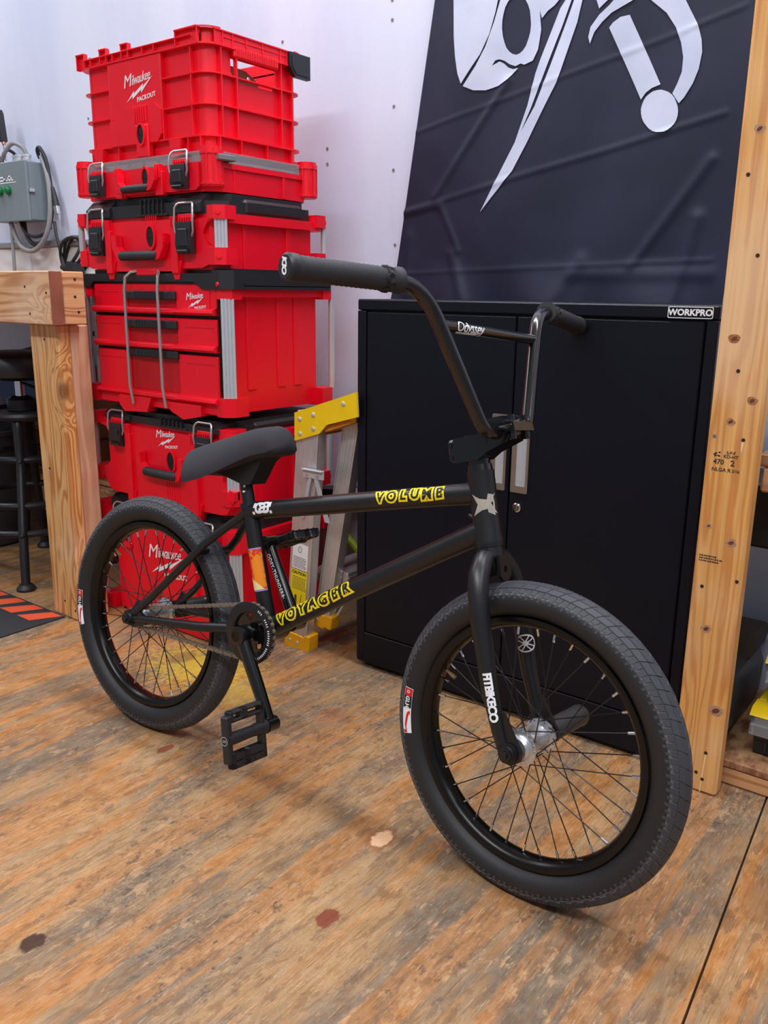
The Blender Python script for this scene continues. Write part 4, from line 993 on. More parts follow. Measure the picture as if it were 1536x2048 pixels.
def wheel(name, centre, steered, rear):
    w0 = rimb.build(name, RIM, bike, ang=50, label=('black rear' if rear else 'black front')+' spoked wheel')
    if steered: steer(w0, centre)
    else: w0.location = centre
    ty = tyb.build('tyre', [RUBD, RUBE], w0, ang=60)
    tw = trb.build('tread', [RUB, RUBE], w0, ang=25, recalc=False); tw['kind'] = 'stuff'
    fl_, rf = .0308, .0270
    for sd in (-1, 1):
        for ld in (-1, 1):
            o = spoke_mesh(sd*fl_, rf, ld).build('spoke', [MATTE, CHROME], w0, recalc=False)
            for i in range(9):
                a = math.radians(40*i+(20 if ld > 0 else 0)+(10 if sd > 0 else 0)+3)
                q = o if i == 0 else o.copy()
                if i: C.objects.link(q); q.parent = w0
                q.rotation_euler = (0, -a, 0)
    b = MB()
    b.lathe([(.0, -.044), (.018, -.044), (.0215, -.040), (.0215, -.034), (.030, -.0330), (.030, -.0285), (.021, -.026), (.0165, -.018), (.0165, .018), (.021, .026), (.030, .0285), (.030, .0330), (.0215, .034), (.0215, .040), (.018, .044), (0, .044)] if not rear else
            [(0, -.040), (.012, -.040), (.017, -.038), (.017, -.034), (.030, -.0325), (.030, -.0285), (.022, -.024), (.021, .018), (.022, .026), (.030, .0285), (.030, .0325), (.02, .034), (.018, .044), (0, .044)], 1, 40)
    for sd in (-1, 1):
        for i in range(18):
            a = math.radians(20*i+(10 if sd > 0 else 0)+3); b.cyl((rf*cos(a), sd*.033, rf*sin(a)), (rf*cos(a), sd*.0345, rf*sin(a)), .0017, 6)
    hb = b.build('hub', HUBM, w0, label='polished hub')
    b = MB()
    b.cyl((0, -.062, 0), (0, .062, 0), .007, 12)
    for sd in (-1, 1):
        b.cyl((0, sd*.064, 0), (0, sd*.067, 0), .0155, 24); b.cyl((0, sd*.066, 0), (0, sd*.078, 0), .0115, 6); b.lathe([(.0125, sd*.067), (.0125, sd*.071), (.0118, sd*.073)], 1, 24)
        b.cyl((0, sd*.078, 0), (0, sd*.082, 0), .006, 12)
    b.build('axle_nut', MATTE, w0)
    # valve
    b = MB(); a = math.radians(158 if not rear else 140); d = V((cos(a), 0, sin(a)))
    b.tube([d*.188, d*.172], .0030, 8); b.tube([d*.176, d*.166], .0040, 8); b.build('valve', plain('brass_valve', (150, 120, 90), .4, .8), w0)
    # printed label on the right sidewall
    def side(polys, a0, r0, lift, m_, nm_, lab=None, par=w0):
        v, f = shape2d(polys); v, f = cut(v, f, 0, .008); v, f = cut(v, f, 1, .003)
        out = []
        for p in v:
            q = -(1.62+(p[1])/.0302); r_ = tr-.0003+lift; aa = a0+p[0]/(TR-.002); out.append(tyre_pt(aa, q, r_))
        bb = MB().add(out, f); return bb.build(nm_, m_, par, recalc=False, label=lab)
    a0 = math.radians(183 if not rear else 188)
    e = side([rrect(-.041, .041, -.0085, .0085, .0005)], a0, 0, .0003, WHITE, 'label', 'white, red and black tyre label')
    redp = plain('red_print', (214, 30, 44), .5)
    def sp(polys=None, txt=None, size=.01, x=0, lift=.0006, m_=BLACK, b_=None):
        v, f = shape2d(polys) if polys else text2d(txt, size, 0, 0, size*.04, space=1.1)
        v, f = cut(v, f, 1, .003)
        bb = MB()
        bb.add([tyre_pt(a0+(p[0]+x)/(TR-.002), -(1.62+p[1]/.0302), tr-.0003+lift) for p in v], f)
        return bb.build('print', m_, w0, recalc=False, ang=0)
    sp([rrect(-.0400, -.026, -.0078, .0078, .0003)], m_=redp); sp([rrect(-.026, -.004, -.0078, .0078, .0003)], m_=BLACK)
    sp(txt='GLH', size=.0105, x=-.015, lift=.0009, m_=WHITE); sp([ellipse(-.034, 0, .003, .003, 12), ellipse(-.034, 0, .0018, .0018, 12)], lift=.0009, m_=WHITE)
    sp([[(.0, .006), (.012, .003), (.030, -.001), (.040, .000), (.040, -.0075), (.034, -.0075), (.036, -.003), (.026, -.004), (.010, -.001), (.004, .001)], [(.001, .0065), (.010, .0065), (.004, .004)]], m_=redp)
    return w0
fw = wheel('front_wheel', fa, True, False)
rw = wheel('rear_wheel', V((0, 0, R)), False, True)
# pegs on the left side
b = MB()
b.lathe([(.0, .066), (.0175, .066), (.019, .070), (.0185, .16), (.0195, .166), (.0185, .171), (.012, .172), (.012, .120), (0, .120)], 1, 28)
pg = b.build('peg', plain('worn_plastic_peg', (50, 50, 52), .4, var=.2), bike, label='grey plastic peg on the front axle'); steer(pg, fa)
b = MB(); b.lathe([(.0, .066), (.0175, .066), (.019, .070), (.0185, .16), (.0195, .166), (.0185, .171), (.012, .172), (.012, .120), (0, .120)], 1, 28)
pg2 = b.build('peg', MATTE, bike, label='black plastic peg on the rear axle'); pg2.location = (0, 0, R)
b = MB().lathe([(.0186, .150), (.0192, .158), (.0186, .164)], 1, 28); b.build('peg_band', plain('red_scuff', (150, 40, 50), .5), pg2)

# seat -------------------------------------------------------------------
b = MB()
sp_top = BB+stdir*.305
b.tube([SJ-stdir*.05, sp_top], .0127, 18)
post = b.build('seat_post', MATTE, bike)
b = MB(); b.tube([SJ+stdir*.004, SJ+stdir*.016], .0185, 20); b.build('seat_clamp', MATTE, bike)
b = MB()
def on_post(polys, s_, b):
    v, f = shape2d(polys); v, f = cut(v, f, 0, .004)
    b.add([BB+stdir*(s_+p[1])+(n_*cos(.5+p[0]/.0127)+up_*sin(.5+p[0]/.0127))*.0130 for p in v], f)
rnd = random.Random(2)
for i in range(9): on_post([ellipse(rnd.uniform(-.005, .005), rnd.uniform(-.014, .014), rnd.uniform(.0015, .003), rnd.uniform(.0015, .003), 8), ellipse(0, 0, .0004, .0004, 5)], .288, b)
b.build('sticker', WHITE, post, recalc=False, ang=0, label='small white print on the seat post')
sd = V((.945, 0, .327)).normalized(); su = V((-sd.z, 0, sd.x)); s0_ = V((.112, 0, .578))
def seat_fn(u, v_):
    """u along the seat from tail to nose, v round the section"""
    Ls = .266; w_ = .074*(1-smooth(.25, .85, u))+.040*smooth(.25, .85, u)
    w_ *= min(1, (max(0, u)/.13)**.55) if u < .13 else 1
    if u > .90: w_ *= max(.02, 1-((u-.90)/.10)**2)**.5
    th = .036+.005*sin(PI*u)
    if u < .10: th *= max(.05, 1-((.10-u)/.10)**2)**.5
    if u > .92: th *= max(.05, 1-((u-.92)/.08)**2)**.5
    a = 2*PI*v_; ca, sa = cos(a), sin(a)
    y = w_*(abs(ca)**.75)*(1 if ca > 0 else -1)
    h = th*(abs(sa)**.8)*(1 if sa > 0 else -.55)
    h -= .030*(abs(y)/.073)**2*(1 if sa > -.3 else .6)
    bow = .002*cos(PI*(u-.5)*1.6)*-1+.020*smooth(.7, 1, u)*-.4
    return tuple(s0_+sd*(Ls*u)+su*(h+bow+.020)+V((0, y, 0)))
b.__init__(); b.grid(seat_fn, 40, 36); b.f += [tuple(range(36)), tuple(40*37+j for j in range(36))]; b.mi += [0, 0]
seat = b.build('seat', plain('black_fabric', (46, 45, 52), .9, grain=.2, gscale=1100, var=.08), bike, ang=80, label='black padded fabric seat tilted nose up')
b = MB(); b.prism([(sp_top.x-.070, sp_top.z+.004), (sp_top.x-.020, sp_top.z-.006), (sp_top.x+.018, sp_top.z-.014), (sp_top.x+.036, sp_top.z-.010), (sp_top.x+.048, sp_top.z+.012), (sp_top.x+.060, sp_top.z+.036), (sp_top.x+.085, sp_top.z+.058), (sp_top.x+.085, sp_top.z+.070), (sp_top.x-.05, sp_top.z+.022)], 1, -.022, .022)
b.build('seat_base', BLACK, seat)

# drivetrain -------------------------------------------------------------
cy = -.050
b = MB(); sc_ = V((.343, cy, BBZ))
rim_o = []; nt = 28; rs = .0555
for i in range(nt):
    for k_, rr_ in ((0, rs-.0035), (.25, rs+.0015), (.5, rs+.0015), (.75, rs-.0035)): a = 2*PI*(i+k_)/nt; rim_o.append((rr_*cos(a), rr_*sin(a)))
holes = []
for i in range(5):
    a = 2*PI*i/5+.5; holes.append([(r_*cos(a+d_), r_*sin(a+d_)) for r_, d_ in ((.024, -.16), (.033, -.26), (.037, -.08), (.037, .10), (.033, .26), (.024, .16))])
v, f = shape2d([rim_o]+holes, .0016); b.add(v, f, FRONT(sc_.x, cy, sc_.z))
spr = b.build('sprocket', GLOSS, bike)
b = MB(); b.lathe([(.048, cy-.003), (.0595, cy-.0032), (.0615, cy-.007), (.0600, cy-.0078), (.042, cy-.0074), (.040, cy-.004)], 1, 56, (sc_.x, 0, sc_.z), closed=True)
gd = b.build('guard', MATTE, spr)
b = MB()
for i in range(26):
    a = 1.15-i*.085
    if i in (3, 4, 9, 17): continue
    b.box(-.0010, .0010, -.0004, 0, -.0022, .0022, .0002, Matrix.Translation((sc_.x+.0525*cos(a), cy-.0077, sc_.z+.0525*sin(a))) @ Matrix.Rotation(PI/2-a, 4, 'Y'))
b.build('print', WHITE, gd)
# chain: inner and outer plates along the run
sr = .0195; rc = V((0, cy, R)); RS = rs+.001; dvec = V((sc_.x-rc.x, 0, sc_.z-rc.z)); D = dvec.length; base = math.atan2(dvec.z, dvec.x); off = math.acos((RS-sr)/D)
top0 = (rc.x+sr*cos(base+off), rc.z+sr*sin(base+off)); a_t = base+off; a_b = base-off
pts = []
for i in range(12): a = a_b-(2*PI-2*off)*i/12; pts.append((rc.x+sr*cos(a), rc.z+sr*sin(a)))
pts.append((rc.x+sr*cos(a_t), rc.z+sr*sin(a_t)))
for i in range(41): a = a_t-(2*off)*i/40; pts.append((sc_.x+RS*cos(a), sc_.z+RS*sin(a)))
# walk the loop in 12.7 mm pitches
loop = pts+[pts[0]]; seg = []; tot = 0
for p, q in zip(loop, loop[1:]): seg.append((tot, p, q)); tot += math.hypot(q[0]-p[0], q[1]-p[1])
def at(s_):
    s_ %= tot
    for t0, p, q in reversed(seg):
        if s_ >= t0:
            l = math.hypot(q[0]-p[0], q[1]-p[1]) or 1; k_ = (s_-t0)/l; return (p[0]+(q[0]-p[0])*k_, p[1]+(q[1]-p[1])*k_)
nl = int(round(tot/.0127)//2*2); pitch = tot/nl
b = MB()
plate = [(.0040*cos(a)-pitch/2, .0040*sin(a)) for a in [PI/2+PI*j/6 for j in range(7)]]+[(0, -.0026)]+[(.0040*cos(a)+pitch/2, .0040*sin(a)) for a in [-PI/2+PI*j/6 for j in range(7)]]+[(0, .0026)]
for i in range(nl):
    p, q = at(i*pitch), at((i+1)*pitch); a = math.atan2(q[1]-p[1], q[0]-p[0]); c_ = ((p[0]+q[0])/2, (p[1]+q[1])/2)
    w_ = .0042 if i % 2 else .0028
    for s in (-1, 1): b.prism(plate, 1, cy+s*w_-.0005, cy+s*w_+.0005, M=Matrix.Translation((c_[0], 0, c_[1])) @ Matrix.Rotation(-a, 4, 'Y'))
    b.cyl((p[0], cy-.0055, p[1]), (p[0], cy+.0055, p[1]), .0022, 6); b.cyl((p[0], cy-.0024, p[1]), (p[0], cy+.0024, p[1]), .0039, 8)
chn = b.build('chain', CHAIN, bike); chn['kind'] = 'stuff'
b = MB(); b.lathe([(.010, cy-.003), (.017, cy-.002), (.017, cy+.002), (.010, cy+.006)], 1, 24, (0, 0, R)); b.build('driver', CHROME, bike)
# cranks
ca = -1.014; cd = V((cos(ca), 0, sin(ca)))
cu = V((-cd.z, 0, cd.x))
b = MB(); b.cyl((BB.x, -.085, BB.z), (BB.x, .085, BB.z), .0105, 20); b.cyl((BB.x, -.041, BB.z), (BB.x, .041, BB.z), .018, 20); b.build('spindle', GLOSS, bike)
for s in (-1, 1):
    e = BB+cd*(.175*-s); y0 = s*.078
    b = MB()
    b.tube([BB+V((0, y0, 0))+cd*(-s)*.006, BB+V((0, y0+s*.001, 0))+cd*(-s)*.10, e+V((0, y0+s*.003, 0))], [.0135, .0125, .0112], 18)
    b.cyl(tuple(BB+V((0, s*.062, 0))), tuple(BB+V((0, s*.092, 0))), .0185, 28); b.lathe([(.0165, s*.092), (.0105, s*.0925), (.0100, s*.084), (0, s*.084)], 1, 24, (BB.x, 0, BB.z))
    b.cyl(tuple(e+V((0, s*.068, 0))), tuple(e+V((0, s*.094, 0))), .0145, 24)
    ck = b.build('crank_arm', GLOSS, bike)
    b = MB(); b.cyl(tuple(e+V((0, s*.060, 0))), tuple(e+V((0, s*.0965, 0))), .0055, 12); b.build('pedal_axle', CHROME, ck)
b = MB(); e = BB+cd*(-.175)
v, f = text2d('ODSY-THUNDERBOLTS', .0105, 0, 0, .0003, space=1.15); v, f = cut(v, f, 1, .003)
rr_ = .0123
Ac = BB+V((0, .0785, 0))-cd*.088
n1 = V((0, -1, 0)); u1 = cu
b.add([Ac+cd*p[0]+(n1*cos(.1+p[1]/rr_)+u1*sin(.1+p[1]/rr_))*(rr_+.0006) for p in v], f); b.build('lettering', WHITE, bike, recalc=False, ang=0, label='white lettering along the left crank arm')
def pedal(centre, ang, s):
    """platform pedal: u = across the foot, y = along the axle"""
    d = V((cos(ang), 0, sin(ang))); h = V((-sin(ang), 0, cos(ang)))
    Mp = Matrix(((d.x, 0, h.x, centre.x), (0, 1, 0, centre.y), (d.z, 0, h.z, centre.z), (0, 0, 0, 1)))
    b = MB(); W, Dp, T = .050, .098, .0085
    def bx(*a): b.box(*a, .0028, Mp)
    y0, y1 = 0, Dp
    ya = (lambda y: s*y)
    def bar(u0, u1, q0, q1, t0=-T, t1=T): bx(u0, u1, min(ya(q0), ya(q1)), max(ya(q0), ya(q1)), t0, t1)
    bar(-W, W, 0, .012); bar(-W*.86, W*.86, Dp-.014, Dp)
    for e in (-1, 1):
        bar(e*W, e*(W-.007), 0, Dp-.010); bar(e*(W-.014), e*(W-.021), .006, Dp-.006)
        for q in (.0, .040, Dp-.022): bar(e*W, e*(W-.021), q+.002, q+(.012 if q != .04 else .022))
    b.tube([Mp @ V((0, ya(-.004), 0)), Mp @ V((0, ya(.03), 0)), Mp @ V((0, ya(Dp-.004), 0))], [.0135, .0105, .0115], 16)
    for e in (-1, 1):
        for q in (.014, .034, .060, .080):
            for g_ in (-1, 1): b.cyl(tuple(Mp @ V((e*(W-.0045), ya(q), g_*T*.9))), tuple(Mp @ V((e*(W-.0045), ya(q), g_*(T+.003)))), .0018, 6)
    p = b.build('pedal', BLK, bike)
    if s < 0:
        v, f = shape2d([ellipse(0, 0, .0085, .0085, 20), ellipse(0, 0, .0068, .0068, 20), ]); m2 = Mp @ Matrix.Translation((-.0, -Dp-.0006, 0)) @ Matrix.Rotation(PI/2, 4, 'X')
        bb = MB().add(v, f, m2); v, f = text2d('S', .012, 0, 0, .0004); bb.add(v, f, m2)
        bb.build('emblem', plain('grey_print', (150, 150, 152), .5), p, recalc=False, ang=0, label='grey round emblem')
eR = BB+cd*.175; pedal(V((eR.x, -.099, eR.z)), -1.38, -1)
eL = BB-cd*.175; pedal(V((eL.x, .099, eL.z)), .45, 1)
# ================================================================ WOODEN POST
W_POST = make_wood('spruce_lumber', (244, 182, 104), (222, 148, 74), 2, 3.3, knots=False, ring=44)
W_BENCH = make_wood('fir_lumber_beam', (236, 184, 134), (198, 132, 84), 0, 1.4, ring=30)
W_LEG = make_wood('fir_lumber_leg', (238, 184, 118), (196, 124, 60), 2, 2.2, ring=36)
W_LEG2 = make_wood('pink_fir_lumber', (222, 172, 140), (200, 144, 112), 2, 5.1, ring=26)
W_SIDE = make_wood('fir_side_beam', (232, 176, 126), (188, 120, 74), 1, 6.2, ring=26)
L = (-.427, 1.62, 0)
post_ = empty('wooden_post', L, 'tall upright lumber post with mill stamps in front of the right end of the cabinet', 'post')
px0, px1, py0, py1 = -.4600, -.3720, 1.578, 1.6165
b = MB(L); b.box(px0, px1, py0, py1, 0, 2.9, .005); b.build('timber', W_POST, post_)
INK = plain('stamp_ink', (58, 44, 36), .7)
b = MB(L); fy = py0-.0003
v, f = text2d('470', .0125, .0001, bold=.0003); b.add(v, f, FRONT(-.436, fy, .662))
v, f = text2d('2', .0145, .0001, bold=.0004); b.add(v, f, FRONT(-.4115, fy, .6615))
v, f = text2d('S-P-F', .0075, .0001, bold=.0002); b.add(v, f, FRONT(-.416, fy, .680))
v, f = text2d('KD-HT', .0085, .0001, bold=.0002); b.add(v, f, FRONT(-.4155, fy, .673))
v, f = text2d('NLGA R', .0095, .0001, bold=.0002, align='LEFT'); b.add(v, f, FRONT(-.447, fy, .648))
v, f = text2d('3/16', .0075, .0001, bold=.0002, align='LEFT'); b.add(v, f, FRONT(-.4115, fy, .6478))
rnd = random.Random(4)
for k in range(9): v, f = shape2d([ellipse(rnd.uniform(-.005, .005), rnd.uniform(-.004, .005), rnd.uniform(.001, .0024), rnd.uniform(.0008, .002), 7)], .0001); b.add(v, f, FRONT(-.440, fy, .676))
for r_ in range(3):
    x = -.452
    while x < (-.424, -.410, -.418)[r_]:
        w_ = rnd.uniform(.0012, .0032); b.box(x, x+w_, fy-.0001, fy+.0002, .482-r_*.0050, .4850-r_*.0050, .0002); x += w_+rnd.uniform(.0004, .0014)
b.build('mill_stamp', INK, post_, label='dark ink mill stamps')
def screw(parent, L, x, y, z, m_=None, name='screw_hole'):
    b = MB(L); b.cyl((x, y+.0005, z), (x, y-.0008, z), .0034, 12)
    return b.build(name, m_ or HOLE, parent)
HOLE = plain('screw_hole_dark', (48, 32, 22), .8); SCREW = plain('zinc_screw', (170, 172, 178), .35, .9)
screw(post_, L, -.448, py0, .708, SCREW, 'screw'); screw(post_, L, -.398, py0, .706, HOLE)
for x, z in ((-.441, .423), (-.380, .445), (-.399, .088), (-.413, .041), (-.400, .030), (-.42, .826), (-.41, 1.02), (-.44, 1.15)): screw(post_, L, x, py0, z, HOLE)
KN = make_wood('knot_wood', (186, 120, 62), (120, 66, 34), 1, 7.7, knots=False, ring=160); KC = plain('knot_core', (112, 62, 34), .7, var=.3)
for k, (x, z, r_) in enumerate(((-.433, .881, .010), (-.391, .776, .009), (-.423, .736, .008), (-.441, .541, .006), (-.398, .516, .010), (-.425, .341, .010), (-.390, .181, .014), (-.43, 1.22, .009))):
    v, f = shape2d([[(r_*cos(a)*(1+.12*sin(3*a+k)), r_*.85*sin(a)*(1+.1*cos(2*a+k))) for a in [2*PI*i/18 for i in range(18)]]], .0001); kn = MB(L).add(v, f, FRONT(x, py0-.0001, z)).build('knot', KN, post_)
    v, f = shape2d([[(r_*.5*cos(a), r_*.42*sin(a+.4)) for a in [2*PI*i/12 for i in range(12)]]], .0001); MB(L).add(v, f, FRONT(x, py0-.0003, z)).build('knot_core', KC, kn)
v, f = shape2d([[(-.4005, .704), (-.3955, .704), (-.3995, .680), (-.4005, .690)]], .0002); MB(L).add(v, f, FRONT(0, py0-.0002, 0)).build('split', plain('pale_split', (246, 214, 160), .7), post_)
v, f = shape2d([[(-.4005, .084), (-.3975, .084), (-.4015, .002), (-.4035, .002)]], .0002); MB(L).add(v, f, FRONT(0, py0-.0002, 0)).build('split', plain('pale_split', (246, 214, 160), .7), post_)

# ================================================================ SHELVES RIGHT OF THE POST
L = (0.0, 1.84, 0)
pl = empty('shelf_platform', L, 'low plywood shelf on a lumber frame right of the post', 'shelf')
b = MB(L).box(-.462, .9, 1.640, 1.729, 0, .038, .004); b.build('front_timber', make_wood('spruce_rail', (226, 172, 122), (196, 130, 78), 0, 8.1, knots=False, ring=18), pl)
t = NT('rough_plywood'); n1 = t.noise(t.pos((6, 3, 3)), 3, 6, .65); n2 = t.noise(t.pos((60, 8, 8)), 1, 4)
t.set(Base_Color=t.mix(t.ramp(n1, .40, .62), srgb(122, 72, 44), srgb(196, 152, 110)), Roughness=.7); t.bump(t.math('ADD', n1, n2), .6, .003); OSB = t.m
MB(L).box(-.462, .9, 1.637, 2.015, .039, .055, .002).build('shelf_board', OSB, pl)
L = (0.0, 1.84, .6)
us = empty('upper_shelf', L, 'upper lumber shelf right of the post cut off by the picture edge', 'shelf')
MB(L).box(-.375, .9, 1.640, 1.678, .604, .650, .004).build('front_timber', make_wood('spruce_rail_upper', (222, 168, 128), (190, 128, 88), 0, 4.4, ring=22, knots=False), us)
MB(L).box(-.384, .9, 1.640, 2.015, .652, .674, .002).build('shelf_board', make_wood('plywood_edge', (176, 128, 92), (126, 84, 56), 0, 9.7, ring=60, knots=False), us)
L = (-.35, 1.86, .5)
sb = empty('black_case', L, 'black case hanging under the upper shelf behind the post', 'case')
MB(L).box(-.47, -.19, 1.74, 1.90, .470, .601, .006).build('shell', plain('dark_case', (40, 34, 30), .5), sb)
b = MB(L); b.box(-.428, -.416, 1.737, 1.741, .497, .501, .0005); b.box(-.418, -.404, 1.735, 1.740, .4735, .4765, .0005); b.build('clip', WHITE, sb)
L = (-.3, 1.85, .68)
tag(MB(L).box(-.352, -.1, 1.70, 1.95, .676, .80, .008).build('storage_case', plain('grey_case', (96, 100, 106), .5)), 'grey storage case standing on the upper shelf beside the post', 'case')
L = (-.43, 1.80, .055)
gb = empty('steel_trough', L, 'long grey steel trough lying behind the post on the low shelf', 'trough')
pg_ = [(-.470, .056), (-.405, .056), (-.396, .080), (-.392, .150), (-.404, .183), (-.420, .188), (-.470, .188)]
MB(L).prism(pg_, 1, 1.69, 1.955).build('shell', plain('grey_steel_case', (92, 94, 92), .38, .4, var=.15), gb)
MB(L).prism([(-.47, .186), (-.405, .186), (-.397, .196), (-.39, .235), (-.40, .243), (-.47, .243)], 1, 1.86, 1.96).build('end_plate', plain('brown_plate', (74, 62, 54), .6), gb)
def org_box(name, label, x0, x1, y0, y1, z0, z1, flip=0):
    L = ((x0+x1)/2, (y0+y1)/2, z0)
    o = empty(name, L, label, 'organiser', 'black and yellow organisers on the low shelf')
    h = z1-z0; zs = z0+h*.70
    b = MB(L); b.prism([(y0+.012, z0+.004), (y0+.018, z0), (y1-.01, z0), (y1, zs), (y0, zs)], 0, x0+.008, x1-.008)
    for k in range(5): b.box(x0+.03+k*.05, x0+.034+k*.05, y0+.001, y0+.02, z0+.01, zs-.01, .001)
    b.build('bin', BLK, o)
    b = MB(L); b.prism(chamfer_rect(x0-.004, x1+.004, y0-.006, y1+.004, .012), 2, zs+.001, zs+.018); b.box(x0+.0, x0+.05, y0-.010, y0+.01, zs-.024, zs+.002, .003); b.build('lid', CLEAR, o, label='clear lid')
    b = MB(L); b.prism([(y0-.008, zs+.018), (y0+.010, z1), (y0+.05, z1), (y0+.05, zs+.018)], 0, x0-.002, x0+.062); b.box(x0+.06, x1, y0, y0+.05, zs+.019, z1, .004); b.box(x0-.002, x0+.04, y0+.05, y1, zs+.019, z1, .004); b.build('latch', YELP, o, label='yellow latch')
    b = MB(L); b.box(x0+.045, x1-.005, y0+.055, y1-.01, zs+.019, z1-.003, .004); b.build('tray', BLK, o)
    return o
org_box('parts_organiser', 'black parts organiser with yellow latch standing on the low shelf, lower of the two', -.348, -.02, 1.685, 1.87, .056, .158)
org_box('parts_organiser', 'black parts organiser with yellow latch stacked on top, upper of the two', -.338, -.02, 1.715, 1.89, .1585, .262)

# ================================================================ LADDER
L = (-1.47, 1.62, 0)
lad = empty('step_ladder', L, 'folded aluminium step ladder with yellow plastic ends leaning between tool boxes and cabinet', 'ladder')
def rail(xb, xt, zb, zt, wd, y, dep, parent):
    """channel rail in the x-z plane"""
    d = V((xt-xb, 0, zt-zb)).normalized(); n = V((d.z, 0, -d.x))
    Mr = Matrix(((n.x, 0, d.x, xb), (0, 1, 0, y), (n.z, 0, d.z, zb), (0, 0, 0, 1)))
    ln = math.hypot(xt-xb, zt-zb); b = MB(L)
    b.box(-wd/2, wd/2, 0, .003, 0, ln, .0008, Mr)
    for e in (-1, 1): b.box(e*(wd/2-.003), e*wd/2, 0, dep, 0, ln, .0006, Mr)
    for q in (-.33, -.12, .12, .33): b.box(q*wd-.0022, q*wd+.0022, -.0014, .001, 0, ln, .0006, Mr)
    b.box(-wd*.5, -wd*.44, -.0016, .001, 0, ln, .0006, Mr); b.box(wd*.44, wd*.5, -.0016, .001, 0, ln, .0006, Mr)
    return b.build('rail', ALUW, parent), Mr, ln
lr, Mf, lf = rail(-1.508, -1.452, .012, .655, .074, 1.598, .028, lad)
rr_, Mr_, lr_ = rail(-1.452, -1.342, .085, .665, .050, 1.640, .030, lad)
rail(-1.500, -1.446, .012, .655, .074, 1.985, -.028, lad); rail(-1.452, -1.342, .085, .665, .050, 1.955, -.030, lad)
b = MB(L); b.prism([(-1.4945, .652), (-1.292, .720), (-1.288, .660), (-1.387, .631), (-1.410, .607), (-1.4955, .579)], 1, 1.590, 1.597)
b.box(-1.493, -1.478, 1.5975, 1.99, .583, .645, .003); pl_ = b.build('top_plate', YELP, lad, label='yellow plastic top plate')
MB(L).prism([(-1.485, .657), (-1.325, .708), (-1.325, .700), (-1.485, .648)], 1, 1.60, 1.985).build('top_step', YELO, lad)
MB(L).prism([(-1.40, .610), (-1.318, .640), (-1.318, .652), (-1.40, .625)], 1, 1.60, 1.66).build('hinge_block', plain('orange_plastic', (200, 120, 10), .5), lad)
for i, (x, z) in enumerate(((-1.476, .637), (-1.476, .600), (-1.430, .652), (-1.430, .617), (-1.332, .688))):
    MB(L).lathe([(.0062, 0), (.0058, -.002), (.003, -.0035), (0, -.0036)], 1, 12, (x, 1.590, z)).build('rivet', ALU, pl_)
b = MB(L)
b.box(-.044, .030, -.003, .034, -.018, .030, .003, Mf); b.box(.026, .046, -.002, .040, -.012, .036, .003, Mf)
b.build('foot', YELO, lad, label='yellow plastic foot'); 
b = MB(L); b.box(-.030, .012, -.004, .030, -.026, .016, .003, Mr_); b.box(.008, .036, -.002, .036, -.020, .020, .003, Mr_); b.build('foot', YELO, lad, label='yellow plastic foot')
b = MB(L)
for q in (-.022, .006): b.lathe([(.005, -.003), (.004, -.0045), (0, -.005)], 1, 10, (q, 0, .006), Mf)
b.lathe([(.005, -.004), (.004, -.0055), (0, -.006)], 1, 10, (-.012, 0, -.004), Mr_); b.build('foot_rivet', ALU, lad)
b = MB(L); b.box(-1.464, -1.396, 1.586, 1.592, .489, .512, .001); b.box(-1.464, -1.396, 1.578, 1.592, .510, .513, .001)
b.prism([(-1.430, .492), (-1.418, .492), (-1.378, .38), (-1.392, .38)], 1, 1.588, 1.592); b.prism([(-1.446, .492), (-1.436, .492), (-1.466, .38), (-1.478, .38)], 1, 1.588, 1.592)
b.build('spreader', ALU, lad)
b = MB(L)
for x in (-1.450, -1.414): b.lathe([(.0055, 0), (.005, -.002), (0, -.003)], 1, 12, (x, 1.586, .499))
b.build('spreader_rivet', ALUW, lad)
for z in (.20, .40): MB(L).box(-1.515+(z-.2)*.09, -1.470+(z-.2)*.09, 1.604, 1.98, z-.012, z+.010, .003).build('step', ALUW, lad)
b = MB(L); b.box(-1.425, -1.385, 1.672, 1.955, .205, .222, .002)
for k in range(4): b.box(-1.388, -1.384, 1.675, 1.95, .170+k*.011, .178+k*.011, .001)
b.box(-1.405, -1.388, 1.672, 1.955, .165, .206, .001); b.build('rear_brace', ALUW, lad)
b = MB(L)
for x in (-1.428, -1.412): b.tube([(x, 1.66, .10), (x+.045, 1.68, .19)], .003, 6)
b.build('spreader_arm', ALU, lad)
fr_ = lambda s, t_: Mf @ V((s, -.0018, t_))
def sticker(m_, polys, ext, lift, name, lab=None, par=lad):
    v, f = shape2d(polys, ext); return MB(L).add(v, f, Mf @ Matrix.Translation((0, -.0018-lift, 0)) @ Matrix.Rotation(PI/2, 4, 'X')).build(name, m_, par, label=lab)
w1 = sticker(WHITE, [rrect(-.028, .026, .220, .292, .001)], .0002, .0002, 'label', 'white instruction label')
y1 = sticker(plain('label_yellow', (246, 226, 20), .5), [rrect(-.030, .027, .085, .216, .001)], .0002, .0002, 'label', 'yellow CAUTION label')
GR = plain('label_print', (70, 70, 74), .6)
lines = []; rnd = random.Random(8)
for k in range(7):
    x = -.024
    while x < .018: w_ = rnd.uniform(.003, .008); lines.append([(x, .2245+k*.0046), (x+w_, .2245+k*.0046), (x+w_, .2262+k*.0046), (x, .2262+k*.0046)]); x += w_+.0014
sticker(GR, lines+[ellipse(-.002, .2755, .006, .009, 14), ellipse(-.002, .2755, .0045, .0075, 14)], .0001, .0006, 'print', None, w1)
lines = []
for k in range(8):
    x = -.024
    while x < .020: w_ = rnd.uniform(.004, .009); lines.append([(x, .162+k*.0048), (x+w_, .162+k*.0048), (x+w_, .1636+k*.0048), (x, .1636+k*.0048)]); x += w_+.0012
